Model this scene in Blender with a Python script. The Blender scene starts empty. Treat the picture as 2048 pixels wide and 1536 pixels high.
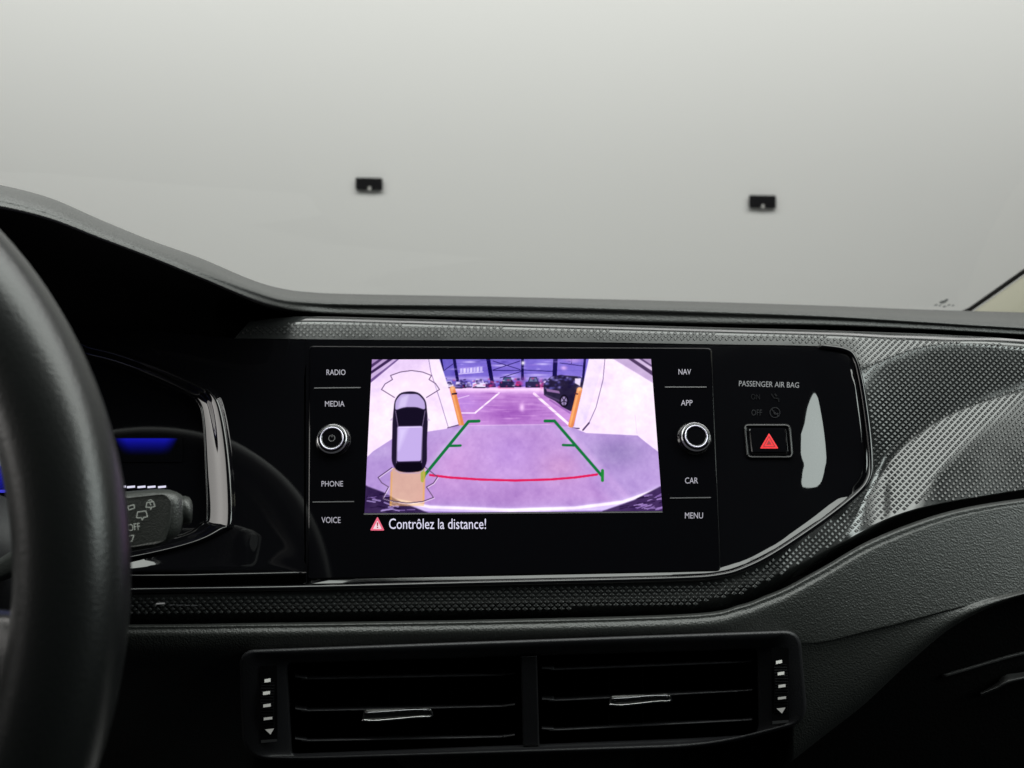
import bpy, bmesh, math, random
import numpy as np
from mathutils import Vector, Matrix

random.seed(4)
rng = np.random.default_rng(7)
SC = bpy.context.scene
COL = SC.collection
R = math.radians

# ------------------------------------------------------------------ camera
FPX, CX, CY = 1541.0, 1024.0, 768.0           # focal length and centre in photograph pixels (2048 x 1536)
CAM = Vector((0, 0, 1.20))
PITCH = R(8)
RIGHT = Vector((1, 0, 0))
FWD = Vector((0, math.cos(PITCH), -math.sin(PITCH)))
UP = RIGHT.cross(FWD)
cd = bpy.data.cameras.new('camera')
cd.sensor_width = 36
cd.lens = 36 * FPX / 2048
cd.clip_start, cd.clip_end = 0.01, 50
cd.dof.use_dof = True
cd.dof.focus_distance = 0.475
cd.dof.aperture_fstop = 9
cam = bpy.data.objects.new('camera', cd)
COL.objects.link(cam)
cam.matrix_world = Matrix(((RIGHT.x, UP.x, -FWD.x, CAM.x), (RIGHT.y, UP.y, -FWD.y, CAM.y),
                           (RIGHT.z, UP.z, -FWD.z, CAM.z), (0, 0, 0, 1)))
SC.camera = cam

# ------------------------------------------------------------------ world, lamps, exposure
w = bpy.data.worlds.new('World')
SC.world = w
w.use_nodes = True
w.node_tree.nodes['Background'].inputs[0].default_value = (0.75, 0.85, 1, 1)
w.node_tree.nodes['Background'].inputs[1].default_value = 0.006

def camspace(x, y, z):                        # metres right, up, forward of the camera -> world
    return CAM + RIGHT * x + UP * y + FWD * z

def lamp(name, loc, target, sx, sy, radiance, col, xdir=(1, 0, 0)):
    ld = bpy.data.lights.new(name, 'AREA')
    ld.shape = 'RECTANGLE'
    ld.size, ld.size_y = sx, sy
    ld.energy = radiance * math.pi * sx * sy
    ld.color = col
    o = bpy.data.objects.new(name, ld)
    COL.objects.link(o)
    zz = (Vector(loc) - Vector(target)).normalized()
    xx = Vector(xdir)
    xx = (xx - zz*xx.dot(zz)).normalized()
    yy = zz.cross(xx)
    o.matrix_world = Matrix(((xx.x, yy.x, zz.x, loc[0]), (xx.y, yy.y, zz.y, loc[1]), (xx.z, yy.z, zz.z, loc[2]), (0, 0, 0, 1)))
    return o

lamp('studio_ceiling_lamp', (0, 1.7, 3.6), (0.0, 3.3, 1.0), 8.0, 1.2, 5.1, (1.0, 0.995, 0.975))
lamp('added_header_light', camspace(0.10, 0.54, 0.19), camspace(0.08, 0.0, 0.26), 1.74, 0.42, 7.2, (0.95, 1.0, 0.95), RIGHT)  # unseen light added overhead to brighten trim, edges and ridge
lamp('passenger_window_lamp', camspace(0.95, 0.32, 0.02), camspace(0.2, 0.05, 0.25), 0.55, 0.30, 8.8, (0.90, 1.0, 0.96), FWD)
lamp('driver_window_lamp', camspace(-0.95, 0.17, 0.32), camspace(-0.2, 0.0, 0.36), 0.85, 0.44, 4.5, (1.0, 0.97, 0.93), FWD)
SC.view_settings.view_transform = 'Standard'
SC.view_settings.look = 'None'
SC.view_settings.exposure = 0
SC.view_settings.gamma = 1
SC.cycles.use_denoising = True

# ------------------------------------------------------------------ helpers
def W(px, py, z):
    """photograph pixel + depth along the camera axis (metres) -> world point"""
    return camspace((px - CX) / FPX * z, (CY - py) / FPX * z, z)

PA, PB, PZ = 0.034, 0.347, 0.4866             # the fascia plane: depth = PZ + PA*right + PB*up
def zp(px, py, off=0.0):
    return (PZ + off) / (1 - PA * (px - CX) / FPX - PB * (CY - py) / FPX)
def on_panel(px, py, off=0.0):                # off < 0 is proud of the fascia
    return W(px, py, zp(px, py, off))

def thing(name, label, cat, loc, group=None):
    o = bpy.data.objects.new(name, None)
    COL.objects.link(o)
    o.empty_display_size = 0.02
    o.location = loc
    o['label'] = label
    o['category'] = cat
    o['kind'] = 'thing'
    if group: o['group'] = group
    return o

def root_loc(p):
    v = Vector((0, 0, 0))
    while p is not None:
        v += p.location
        p = p.parent
    return v

def mesh(name, verts, faces, mat, parent=None, smooth=True, kind=None, label=None):
    base = root_loc(parent)
    me = bpy.data.meshes.new(name)
    me.from_pydata([tuple(Vector(v) - base) for v in verts], [], faces)
    me.materials.append(mat)
    if smooth:
        for p in me.polygons: p.use_smooth = True
    me.update()
    o = bpy.data.objects.new(name, me)
    COL.objects.link(o)
    o.parent = parent
    if kind: o['kind'] = kind
    if label: o['label'] = label
    return o

def cr(P, n, closed=False):
    """Catmull-Rom through the rows of P, n samples per span"""
    P = np.asarray(P, float)
    k = len(P)
    out = []
    spans = k if closed else k - 1
    for i in range(spans):
        if closed:
            p0, p1, p2, p3 = P[(i-1) % k], P[i], P[(i+1) % k], P[(i+2) % k]
        else:
            p1, p2 = P[i], P[i+1]
            p0 = P[i-1] if i else 2*p1 - p2
            p3 = P[i+2] if i + 2 < k else 2*p2 - p1
        for j in range(n):
            t = j / n
            out.append(0.5*((2*p1) + (p2-p0)*t + (2*p0-5*p1+4*p2-p3)*t*t + (3*p1-p0-3*p2+p3)*t**3))
    if not closed: out.append(P[-1])
    return np.array(out)

def grid_faces(r, c, closed=False, flip=False):
    f = []
    for i in range(r-1):
        for j in range(c if closed else c-1):
            a, b = i*c+j, i*c+(j+1) % c
            q = (a, a+c, b+c, b)
            f.append(q[::-1] if flip else q)
    return f

def loft_px(rails, n, m, closed=False):
    """rails of (px, py, depth) with equal counts -> world verts, faces"""
    A = np.array([cr(r, n, closed) for r in rails])
    r_, c_, _ = A.shape
    B = cr(A.reshape(r_, -1), m).reshape(-1, c_, 3) if m > 1 else A
    v = [W(*p) for row in B for p in row]
    return v, grid_faces(B.shape[0], c_, closed), B

def ring(poly, rad, n=6):
    """round the corners of a px polygon (rad in px, or one per corner); returns list of (x,y)"""
    k = len(poly)
    out = []
    for i in range(k):
        p0, p, p1 = (np.array(poly[j % k], float) for j in (i-1, i, i+1))
        rr = rad[i] if isinstance(rad, (list, tuple)) else rad
        a, b = p0-p, p1-p
        la, lb = np.linalg.norm(a), np.linalg.norm(b)
        rr = min(rr, la*0.45, lb*0.45)
        A, B = p + a/la*rr, p + b/lb*rr
        for j in range(n+1):
            t = j/n
            out.append(tuple((1-t)**2*A + 2*t*(1-t)*p + t*t*B))
    return out

def inset(poly, d):
    """move a polyline loop inwards by d px (towards its centroid side)"""
    P = np.array(poly, float)
    nx = np.roll(P, -1, 0) - np.roll(P, 1, 0)
    nn = np.c_[-nx[:, 1], nx[:, 0]]
    nn /= np.linalg.norm(nn, axis=1)[:, None] + 1e-9
    area = 0.5*np.sum(P[:, 0]*np.roll(P[:, 1], -1) - np.roll(P[:, 0], -1)*P[:, 1])
    return [tuple(q) for q in P + nn*d*(1 if area > 0 else -1)]

def rings_mesh(name, rings, mat, parent, cap=True, smooth=True, label=None, kind=None):
    """stack of closed world-space loops of equal count, skinned; last loop capped"""
    c = len(rings[0])
    v = [p for r in rings for p in r]
    f = grid_faces(len(rings), c, True)
    if cap: f.append(tuple(range((len(rings)-1)*c, len(rings)*c)))
    o = mesh(name, v, f, mat, parent, smooth, kind, label)
    if cap: o.data.polygons[len(f)-1].use_smooth = False
    return o

def plate(name, poly, mat, parent, off0, off1, bev=1.5, pl=on_panel, label=None, steps=3):
    """a slab on a surface: outline in px, from off0 (back) to off1 (front), rounded front edge"""
    rs = [[pl(x, y, off0) for x, y in poly]]
    for i in range(steps+1):
        a = i/steps*math.pi/2
        pp = inset(poly, bev*(1-math.cos(a)))
        h = off1 + (bev*0.0003)*(1-math.sin(a))
        rs.append([pl(x, y, h) for x, y in pp])
    return rings_mesh(name, rs, mat, parent, True, True, label)

def flat(name, polys, mat, parent, off, pl=on_panel, label=None):
    """one or more flat px polygons printed on a surface"""
    v, f = [], []
    for p in polys:
        f.append(tuple(range(len(v), len(v)+len(p))))
        v += [pl(x, y, off) for x, y in p]
    return mesh(name, v, f, mat, parent, False, None, label)

def stroke(pts, wd, closed=False):
    """px polyline -> list of quads (polys)"""
    P = [np.array(p, float) for p in pts]
    if closed: P.append(P[0])
    out = []
    for a, b in zip(P[:-1], P[1:]):
        d = b-a
        l = np.linalg.norm(d)
        if l < 1e-6: continue
        n = np.array((-d[1], d[0]))/l*wd/2
        e = d/l*wd*0.3
        out.append([tuple(a-e+n), tuple(b+e+n), tuple(b+e-n), tuple(a-e-n)])
    return out

def text(name, s, box, mat, parent, off=-0.0006, pl=on_panel, rot=0.0, label=None, slant=0.0):
    """lettering whose bounding box fills box=(x0,y0,x1,y1) px"""
    cu = bpy.data.curves.new('lettering', 'FONT')
    cu.body = s
    cu.resolution_u = 3
    to = bpy.data.objects.new('lettering', cu)
    COL.objects.link(to)
    dg = bpy.context.evaluated_depsgraph_get()
    me = to.evaluated_get(dg).to_mesh()
    V = np.array([v.co[:] for v in me.vertices])
    F = [tuple(p.vertices) for p in me.polygons]
    bpy.data.objects.remove(to)
    bpy.data.curves.remove(cu)
    lo, hi = V.min(0), V.max(0)
    q = (V-lo)/np.maximum(hi-lo, 1e-6)
    cx, cy = (box[0]+box[2])/2, (box[1]+box[3])/2
    X = (q[:, 0]-.5)*(box[2]-box[0])
    Y = (.5-q[:, 1])*(box[3]-box[1])
    X = X - slant*Y
    c, sn = math.cos(rot), math.sin(rot)
    vs = [pl(cx+x*c-y*sn, cy+x*sn+y*c, off) for x, y in zip(X, Y)]
    return mesh(name, vs, F, mat, parent, False, None, label)

def tube(name, pts, rad, mat, parent, sides=8, closed=False, label=None):
    """round bar along world points"""
    P = [Vector(p) for p in pts]
    k = len(P)
    rs = rad if isinstance(rad, (list, tuple)) else [rad]*k
    V = []
    for i in range(k):
        t = (P[(i+1) % k]-P[i-1]) if closed else (P[min(i+1, k-1)]-P[max(i-1, 0)])
        t.normalize()
        a = t.cross(Vector((0.13, -0.9, 0.4))).normalized()
        b = t.cross(a)
        for j in range(sides):
            q = 2*math.pi*j/sides
            V.append(P[i]+(a*math.cos(q)+b*math.sin(q))*rs[i])
    f = grid_faces(k, sides, True)
    if closed:
        for j in range(sides):
            f.append(((k-1)*sides+j, j, (j+1) % sides, (k-1)*sides+(j+1) % sides))
    else:
        f += [tuple(range(sides)), tuple(range((k-1)*sides, k*sides))]
    return mesh(name, V, f, mat, parent, True, None, label)

def box_px(name, x0, y0, x1, y1, z0, z1, mat, parent, bev=0.0008, dy1=0.0, label=None):
    """block spanning a px rectangle between two depths; dy1 slants its right end (px)"""
    bm = bmesh.new()
    q = [(x0, y0), (x1, y0+dy1), (x1, y1+dy1), (x0, y1)]
    zf = z0
    base = root_loc(parent)
    ctr = [W(x, y, zf) for x, y in q]
    fv = [bm.verts.new(c-base) for c in ctr]
    bv = [bm.verts.new(c+FWD*(z1-z0)-base) for c in ctr]
    bm.faces.new(fv); bm.faces.new(bv[::-1])
    for i in range(4):
        bm.faces.new((fv[i], bv[i], bv[(i+1) % 4], fv[(i+1) % 4]))
    bmesh.ops.recalc_face_normals(bm, faces=bm.faces)
    if bev:
        bmesh.ops.bevel(bm, geom=bm.edges[:], offset=bev, segments=2, affect='EDGES', profile=0.6)
    me = bpy.data.meshes.new(name)
    bm.to_mesh(me); bm.free()
    me.materials.append(mat)
    for p in me.polygons: p.use_smooth = True
    o = bpy.data.objects.new(name, me)
    COL.objects.link(o)
    o.parent = parent
    if label: o['label'] = label
    return o

# ------------------------------------------------------------------ materials
def mat(name, col, rough=0.5, spec=0.5, metal=0.0, grain=0.0, gscale=600, emit=None, estr=1.0, var=0.0, coat=0.0, rvar=0.0, noise=None):
    m = bpy.data.materials.new(name)
    m.use_nodes = True
    nt = m.node_tree
    b = nt.nodes['Principled BSDF']
    b.inputs['Base Color'].default_value = (*col, 1)
    b.inputs['Roughness'].default_value = rough
    b.inputs['Specular IOR Level'].default_value = spec
    b.inputs['Metallic'].default_value = metal
    b.inputs['Coat Weight'].default_value = coat
    tc = nt.nodes.new('ShaderNodeTexCoord')
    if emit:
        b.inputs['Emission Color'].default_value = (*emit, 1)
        b.inputs['Emission Strength'].default_value = estr
    if grain:
        vo = nt.nodes.new('ShaderNodeTexVoronoi')
        vo.inputs['Scale'].default_value = gscale
        vo.feature = 'SMOOTH_F1'
        no = nt.nodes.new('ShaderNodeTexNoise')
        no.inputs['Scale'].default_value = gscale*0.7
        no.inputs['Detail'].default_value = 4
        ad = nt.nodes.new('ShaderNodeMath'); ad.operation = 'ADD'
        bp = nt.nodes.new('ShaderNodeBump')
        bp.inputs['Strength'].default_value = grain
        bp.inputs['Distance'].default_value = 0.0006
        nt.links.new(tc.outputs['Object'], vo.inputs['Vector'])
        nt.links.new(tc.outputs['Object'], no.inputs['Vector'])
        nt.links.new(vo.outputs['Distance'], ad.inputs[0])
        nt.links.new(no.outputs['Fac'], ad.inputs[1])
        nt.links.new(ad.outputs[0], bp.inputs['Height'])
        nt.links.new(bp.outputs['Normal'], b.inputs['Normal'])
    if var or rvar:
        n2 = nt.nodes.new('ShaderNodeTexNoise')
        n2.inputs['Scale'].default_value = noise or 40
        n2.inputs['Detail'].default_value = 6
        nt.links.new(tc.outputs['Object'], n2.inputs['Vector'])
        if var:
            mx = nt.nodes.new('ShaderNodeMix'); mx.data_type = 'RGBA'
            mx.inputs['A'].default_value = (*[c*(1-var) for c in col], 1)
            mx.inputs['B'].default_value = (*[c*(1+var) for c in col], 1)
            nt.links.new(n2.outputs['Fac'], mx.inputs['Factor'])
            nt.links.new(mx.outputs['Result'], b.inputs['Base Color'])
        if rvar:
            mr = nt.nodes.new('ShaderNodeMapRange')
            mr.inputs['From Min'].default_value = 0.35
            mr.inputs['From Max'].default_value = 0.7
            mr.inputs['To Min'].default_value = max(0.01, rough-rvar)
            mr.inputs['To Max'].default_value = rough+rvar
            nt.links.new(n2.outputs['Fac'], mr.inputs['Value'])
            nt.links.new(mr.outputs['Result'], b.inputs['Roughness'])
    return m

M = {}
M['wall'] = mat('studio_wall_paint', (0.72, 0.73, 0.71), 0.9, 0.1, var=0.02, noise=0.8)
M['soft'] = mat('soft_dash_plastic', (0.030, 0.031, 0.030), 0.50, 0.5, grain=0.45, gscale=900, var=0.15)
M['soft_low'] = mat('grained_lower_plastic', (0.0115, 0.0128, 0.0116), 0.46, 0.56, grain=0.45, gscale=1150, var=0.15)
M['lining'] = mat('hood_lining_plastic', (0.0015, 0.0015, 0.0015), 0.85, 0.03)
M['trim'] = mat('textured_trim_plastic', (0.012, 0.013, 0.013), 0.18, 0.70, rvar=0.03, noise=60)
M['scale'] = mat('scale_relief_plastic', (0.012, 0.013, 0.013), 0.30, 0.45)
M['gloss'] = mat('piano_black_plastic', (0.002, 0.002, 0.0025), 0.035, 0.5, rvar=0.02, noise=25)
M['glass_black'] = mat('black_display_glass', (0.0015, 0.0015, 0.002), 0.03, 0.35, rvar=0.015, noise=30)
M['vent'] = mat('matt_vent_plastic', (0.0085, 0.0085, 0.0098), 0.48, 0.38, grain=0.2, gscale=1500)
M['slat'] = mat('louvre_plastic', (0.035, 0.035, 0.038), 0.36, 0.5)
M['tab'] = mat('satin_tab_plastic', (0.10, 0.10, 0.098), 0.32, 0.5, metal=0.8)
M['vent_dark'] = mat('vent_cavity_plastic', (0.0015, 0.0015, 0.002), 0.8, 0.1)
M['chrome'] = mat('satin_chrome', (0.55, 0.55, 0.54), 0.18, 0.5, metal=1.0)
M['dim_chrome'] = mat('dark_satin_metal', (0.22, 0.22, 0.23), 0.25, 0.5, metal=1.0)
M['leather'] = mat('smooth_black_leather', (0.0035, 0.004, 0.004), 0.33, 0.42, grain=0.10, gscale=900)
M['stalk'] = mat('stalk_plastic', (0.022, 0.024, 0.022), 0.42, 0.5, grain=0.3, gscale=1400)
M['print'] = mat('white_print', (0.55, 0.55, 0.52), 0.6)
M['faint'] = mat('faint_grey_print', (0.009, 0.009, 0.011), 0.5, 0.08)
M['legend'] = mat('lit_white_legend', (0.02, 0.02, 0.02), 0.4, emit=(0.62, 0.60, 0.70), estr=0.6)
M['bagtext'] = mat('pale_printed_legend', (0.02, 0.02, 0.02), 0.4, emit=(0.20, 0.21, 0.22), estr=0.8)
M['divider'] = mat('grey_divider_line', (0.05, 0.05, 0.05), 0.3, emit=(0.03, 0.03, 0.033), estr=1)
M['red'] = mat('lit_red_triangle', (0.05, 0, 0), 0.4, emit=(0.85, 0.006, 0.015), estr=1.0)
M['red_dark'] = mat('dark_red_symbol', (0.02, 0, 0), 0.4, emit=(0.28, 0.002, 0.006), estr=1.0)
M['blue'] = mat('lit_blue_gauge', (0, 0, 0.01), 0.4, emit=(0.012, 0.012, 0.52), estr=1.0)
M['white_lit'] = mat('lit_white_marks', (0.02, 0.02, 0.02), 0.4, emit=(0.72, 0.70, 0.88), estr=1.0)
M['pillar'] = mat('beige_pillar_trim', (0.40, 0.39, 0.31), 0.75, 0.3, grain=0.2, gscale=900)
M['seal'] = mat('black_rubber_seal', (0.006, 0.006, 0.006), 0.6, 0.3)
M['clip'] = mat('black_fixture_plastic', (0.003, 0.003, 0.004), 0.6, 0.15)
M['glove'] = mat('dark_glovebox_plastic', (0.0015, 0.0015, 0.0015), 0.6, 0.12, grain=0.4, gscale=700)

def vcol_emit(name, strength=1.0):
    m = bpy.data.materials.new(name)
    m.use_nodes = True
    nt = m.node_tree
    b = nt.nodes['Principled BSDF']
    b.inputs['Base Color'].default_value = (0.0015, 0.0015, 0.002, 1)
    b.inputs['Roughness'].default_value = 0.03
    b.inputs['Specular IOR Level'].default_value = 0.35
    a = nt.nodes.new('ShaderNodeAttribute')
    a.attribute_name = 'picture'
    nt.links.new(a.outputs['Color'], b.inputs['Emission Color'])
    b.inputs['Emission Strength'].default_value = strength
    return m

def glass_mat():
    m = bpy.data.materials.new('windscreen_glass')
    m.use_nodes = True
    nt = m.node_tree
    nt.nodes.remove(nt.nodes['Principled BSDF'])
    out = nt.nodes['Material Output']
    t = nt.nodes.new('ShaderNodeBsdfTransparent'); t.inputs[0].default_value = (0.95, 0.955, 0.945, 1)
    g = nt.nodes.new('ShaderNodeBsdfGlossy'); g.inputs['Roughness'].default_value = 0.02
    lw = nt.nodes.new('ShaderNodeLayerWeight'); lw.inputs['Blend'].default_value = 0.5
    pw = nt.nodes.new('ShaderNodeMath'); pw.operation = 'POWER'; pw.inputs[1].default_value = 5
    fr = nt.nodes.new('ShaderNodeMath'); fr.operation = 'MULTIPLY_ADD'; fr.inputs[1].default_value = 0.8; fr.inputs[2].default_value = 0.03
    nt.links.new(lw.outputs['Facing'], pw.inputs[0]); nt.links.new(pw.outputs[0], fr.inputs[0])
    mx = nt.nodes.new('ShaderNodeMixShader')
    nt.links.new(fr.outputs[0], mx.inputs[0])
    nt.links.new(t.outputs[0], mx.inputs[1])
    nt.links.new(g.outputs[0], mx.inputs[2])
    nt.links.new(mx.outputs[0], out.inputs['Surface'])
    return m
M['glass'] = glass_mat()

# ------------------------------------------------------------------ the setting: pale studio wall
wv, wf = [], []
prof = [(1.25, -0.6), (1.8, -0.6), (2.3, -0.58), (2.75, -0.42), (3.05, -0.1), (3.2, 0.4), (3.25, 1.0), (3.25, 4.2)]
prof = cr(prof, 6)
for y, z in prof:
    wv += [(-6, y, z), (6, y, z)]
wo = mesh('studio_wall', wv, grid_faces(len(prof), 2, flip=False), M['wall'])
wo['kind'] = 'structure'

WALL_D = 3.25
def on_wall(px, py, dy=0.0):
    d = (W(px, py, 1.0) - CAM)
    t = (WALL_D - 0.004 + dy - CAM.y) / d.y
    return CAM + d*t
for (x0, y0, x1, y1) in ((711, 355, 765, 381), (1498, 390, 1552, 417)):
    c = on_wall((x0+x1)/2, y1)
    t = thing('wall_fixture', 'small black rectangular fixture on the pale wall beyond the windscreen', 'fixture', c, 'black fixtures on the pale wall')
    k = 2
    rr = ring([(x0, y0), (x1, y0+1), (x1, y1), (x0, y1-1)], 2.5, 3)
    plate('casing', rr, M['clip'], t, 0.0, -0.006, 2, pl=on_wall)
    flat('label_strip', [[((x0+x1)/2-1, y1-8), ((x0+x1)/2+3, y1-8), ((x0+x1)/2+4, y1-1), ((x0+x1)/2-2, y1-1)]], M['print'], t, -0.008, pl=on_wall)

# ------------------------------------------------------------------ windscreen and pillar
ws = thing('windscreen', 'wide clear windscreen above the dashboard with a black rubber edge', 'windscreen', W(1000, 640, 0.95))
edge = [(1915, 634, 0.955), (1935, 622, 0.945), (1960, 605, 0.93), (2048, 543, 0.88), (2180, 450, 0.81), (2420, 280, 0.70), (2800, 10, 0.58), (3400, -420, 0.42)]
rails = []
for (x, y, z) in edge:
    xr = x
    L = -700
    rails.append([(L+(xr-L)*t, y + 14*math.sin(math.pi*t)*0 , z + 0.05*math.sin(math.pi*t)) for t in np.linspace(0, 1, 7)])
v, f, _ = loft_px(rails, 4, 3)
mesh('glass_pane', v, f, M['glass'], ws)
ep = cr(edge, 6)
tube('edge_seal', [W(*p) for p in ep], [0.0028 + 0.002*max(0, 1-i/8) for i in range(len(ep))], M['seal'], ws, 8)
def on_screen_glass(px, py, off=0):
    return W(px, py, 0.948 + off)
wm = []
for (x, y, a, b) in ((1886, 604, 8, 3.2), (1893, 600, 4, 2.2), (1872, 610, 4, 1.5), (1880, 611, 3, 1.3), (1889, 613, 4, 1.5), (1898, 610, 3.4, 1.3), (1906, 611, 3, 1.3)):
    wm.append([(x+a*math.cos(q), y+b*math.sin(q)-0.2*a*math.cos(q)) for q in np.linspace(0, 2*math.pi, 9)[:-1]])
M['etch'] = mat('grey_glass_etching', (0.16, 0.17, 0.17), 0.8)
flat('etched_mark', wm, M['etch'], ws, -0.02, pl=on_screen_glass, label='small grey etched mark in the lower corner of the glass')

pt = thing('pillar_trim', 'beige windscreen pillar trim rising beside the glass', 'pillar trim', W(2048, 640, 0.86))
r0 = [(x+6, y+4, z-0.004) for x, y, z in edge]
r1 = [(x+22, y+10, z-0.03) for x, y, z in edge]
r2 = [(x+70, y+34, z-0.075) for x, y, z in edge]
r3 = [(x+160, y+80, z-0.12) for x, y, z in edge]
r4 = [(x+260, y+180, z-0.10) for x, y, z in edge]
v, f, _ = loft_px([r0, r1, r2, r3, r4], 5, 4)
mesh('trim_shell', v, f, M['pillar'], pt)

# ------------------------------------------------------------------ dashboard: upper pad with instrument hood
db = thing('dashboard', 'grained black dashboard with instrument hood and textured trim band', 'dashboard', W(1024, 1500, 0.60))
XS = [-640, -80, 0, 100, 200, 300, 400, 500, 560, 620, 720, 1040, 1400, 1650, 1850, 2048, 2800]
YA = [440, 362, 372, 398, 441, 482, 518, 559, 577, 585, 589, 595, 604, 612, 620, 626, 648]
YB = [466, 388, 397, 423, 464, 502, 542, 578, 597, 602, 605, 608, 619, 629, 641, 653, 694]
YC = [483, 405, 414, 438, 476, 514, 555, 597, 614, 624, 630, 638, 647, 651, 659, 670, 712]
ZA = [.43, .43, .43, .432, .437, .445, .47, .55, .61, .655, .68, .70, .70, .70, .70, .70, .70]
ZB = [.40, .40, .40, .402, .406, .412, .425, .455, .485, .510, .522, .530, .532, .535, .538, .540, .545]
n_ = len(XS)
A2 = [(x, y + (30 if z < .5 else 8), z + .22) for x, y, z in zip(XS, YA, ZA)]
A1 = [(x, y + 1.0, z + .05) for x, y, z in zip(XS, YA, ZA)]
A0 = list(zip(XS, YA, ZA))
AB = [(x, (ya*0.45+yb*0.55), (za*.22+zb*.78)) for x, ya, yb, za, zb in zip(XS, YA, YB, ZA, ZB)]
B0 = list(zip(XS, YB, ZB))
CF = [0.0024 if x < 530 else 0.0007 for x in XS]
BC = [(x, (yb+yc)/2, zb-c*0.6) for x, yb, yc, zb, c in zip(XS, YB, YC, ZB, CF)]
C0 = [(x, yc, zb-c) for x, yc, zb, c in zip(XS, YC, ZB, CF)]
D0 = [(x, yc+3, zb+0.008) for x, yc, zb in zip(XS, YC, ZB)]
D9 = [(x, yc+(6 if x < 540 else 16), zb+0.06) for x, yc, zb in zip(XS, YC, ZB)]
v, f, _ = loft_px([A2, A1, A0, AB, B0, BC, C0, D0, D9], 8, 5)
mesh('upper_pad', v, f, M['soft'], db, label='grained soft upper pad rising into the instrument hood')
# lining under the hood
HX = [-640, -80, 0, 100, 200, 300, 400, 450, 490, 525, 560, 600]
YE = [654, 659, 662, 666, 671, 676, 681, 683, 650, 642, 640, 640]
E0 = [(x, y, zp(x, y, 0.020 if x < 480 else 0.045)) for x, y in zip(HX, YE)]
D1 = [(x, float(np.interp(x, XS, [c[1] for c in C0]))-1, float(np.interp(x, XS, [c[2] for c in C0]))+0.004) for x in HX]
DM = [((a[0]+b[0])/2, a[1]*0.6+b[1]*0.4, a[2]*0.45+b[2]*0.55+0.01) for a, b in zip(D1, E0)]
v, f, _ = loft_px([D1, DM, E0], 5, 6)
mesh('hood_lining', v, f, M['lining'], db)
# moulded body behind the pads and fascia
core = []
for dz, yt in ((.0, None), (.002, 660), (.02, 900), (.035, 1200), (.05, 1750)):
    row = []
    for x in (-760, -100, 300, 620, 1000, 1400, 1800, 2300, 2900):
        z = (.575 if yt is None or yt < 1000 else .54)
        row.append((x, (float(np.interp(x, [-760, 300, 620, 1000, 1400, 2048, 2900], [520, 560, 632, 640, 648, 672, 716])) if yt is None else yt), z))
    core.append(row)
v, f, _ = loft_px(core, 3, 3)
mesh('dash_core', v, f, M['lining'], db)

# ------------------------------------------------------------------ dashboard: textured trim round the fascia
TI = [(468, 677), (600, 678), (800, 680), (1040, 682), (1400, 688), (1600, 691), (1680, 696), (1710, 713), (1724, 760), (1738, 850),
      (1744, 925), (1739, 962), (1715, 993), (1650, 1045), (1560, 1105), (1500, 1137), (1440, 1156), (1340, 1163), (1000, 1171), (620, 1182), (250, 1190), (-640, 1202)]
TO = [(500, 643), (600, 633), (800, 637), (1040, 644), (1400, 654), (1600, 659), (1750, 664), (1900, 670), (2080, 683), (2640, 740),
      (2700, 880), (2400, 932), (2048, 984), (1850, 1020), (1725, 1078), (1610, 1144), (1485, 1210), (1382, 1232), (1000, 1243), (620, 1249), (250, 1252), (-640, 1258)]
UX, UY = [1690, 1718, 1780, 1850, 1960, 2048, 2350], [760, 745, 716, 694, 680, 676, 674]
LX, LY = [1600, 1690, 1730, 1760, 1800, 1900, 2048, 2350], [1260, 1075, 990, 940, 890, 825, 775, 690]
MX_, MY = [1760, 1815, 1840, 1860, 1880, 1950, 2048, 2350], [1180, 1062, 1008, 970, 937, 862, 790, 590]
def dense(xs, ys):
    P = cr(list(zip(xs, ys)), 10)
    return P[:, 0], P[:, 1]
UX, UY = dense(UX, UY); LX, LY = dense(LX, LY); MX_, MY = dense(MX_, MY)
def ramp(t, s):                                # smooth max(t,0)
    return 0.5*(t + math.sqrt(t*t + s*s))
def sculpt(px, py):
    if px < 1560: return 0.0
    f_ = min(1.0, (px-1560)/170.0)
    f_ = f_*f_*(3-2*f_)
    U, L, Mm = np.interp(px, UX, UY), np.interp(px, LX, LY), np.interp(px, MX_, MY)
    Mm = max(Mm, L+4)
    k = min(1.0, max(0.0, (px-1690)/90.0))
    k = k*k*(3-2*k)
    h = 1.1e-4*(ramp(py-U, 6) - ramp(py-L, 6)) - 7.5e-5*(ramp(py-L, 6) - ramp(py-Mm, 6)) - 2.8e-5*ramp(py-Mm, 6)
    h += 6.0e-5*ramp(U-py, 6)*k
    return h*(0.45+0.55*k)*f_
BX, BY = [p[0] for p in TI[:11:-1]], [p[1] for p in TI[:11:-1]]
def zt(px, py, t=None):
    z = zp(px, py) + sculpt(px, py)
    if py > 1000 and px < 1700:               # the lower strip turns under
        z += 1.25e-4*max(0.0, py-float(np.interp(px, BX, BY)))*min(1, max(0, (1700-px)/220))
    return z
Ti, To = cr(TI, 14), cr(TO, 14)
NT = 60
rows = []
for i in range(NT+1):
    t = i/NT
    row = []
    for a, b in zip(Ti, To):
        x, y = a*(1-t)+b*t
        z = zt(x, y)
        # the top edge rolls back under the pad, the bottom edge tucks in behind the lower pad
        top = 1 if b[1] < 700 else 0
        dpx = (1-t)*abs(b[1]-a[1])
        if b[1] < 735:
            e = max(0.0, 15-dpx)/15
            z += 0.0045*e*e*(1 if b[1] < 700 else (735-b[1])/35)
        if b[1] > 950 and a[1] > 900:
            e = max(0.0, 45-(1-t)*math.hypot(*(b-a)))/45
            z += 0.013*e*e
        row.append((x, y, z))
    rows.append(row)
tv = [W(*p) for r_ in rows for p in r_]
trim = mesh('textured_trim', tv, grid_faces(NT+1, len(Ti), flip=True), M['trim'], db, label='glossy dark trim covered in small raised scales')
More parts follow.
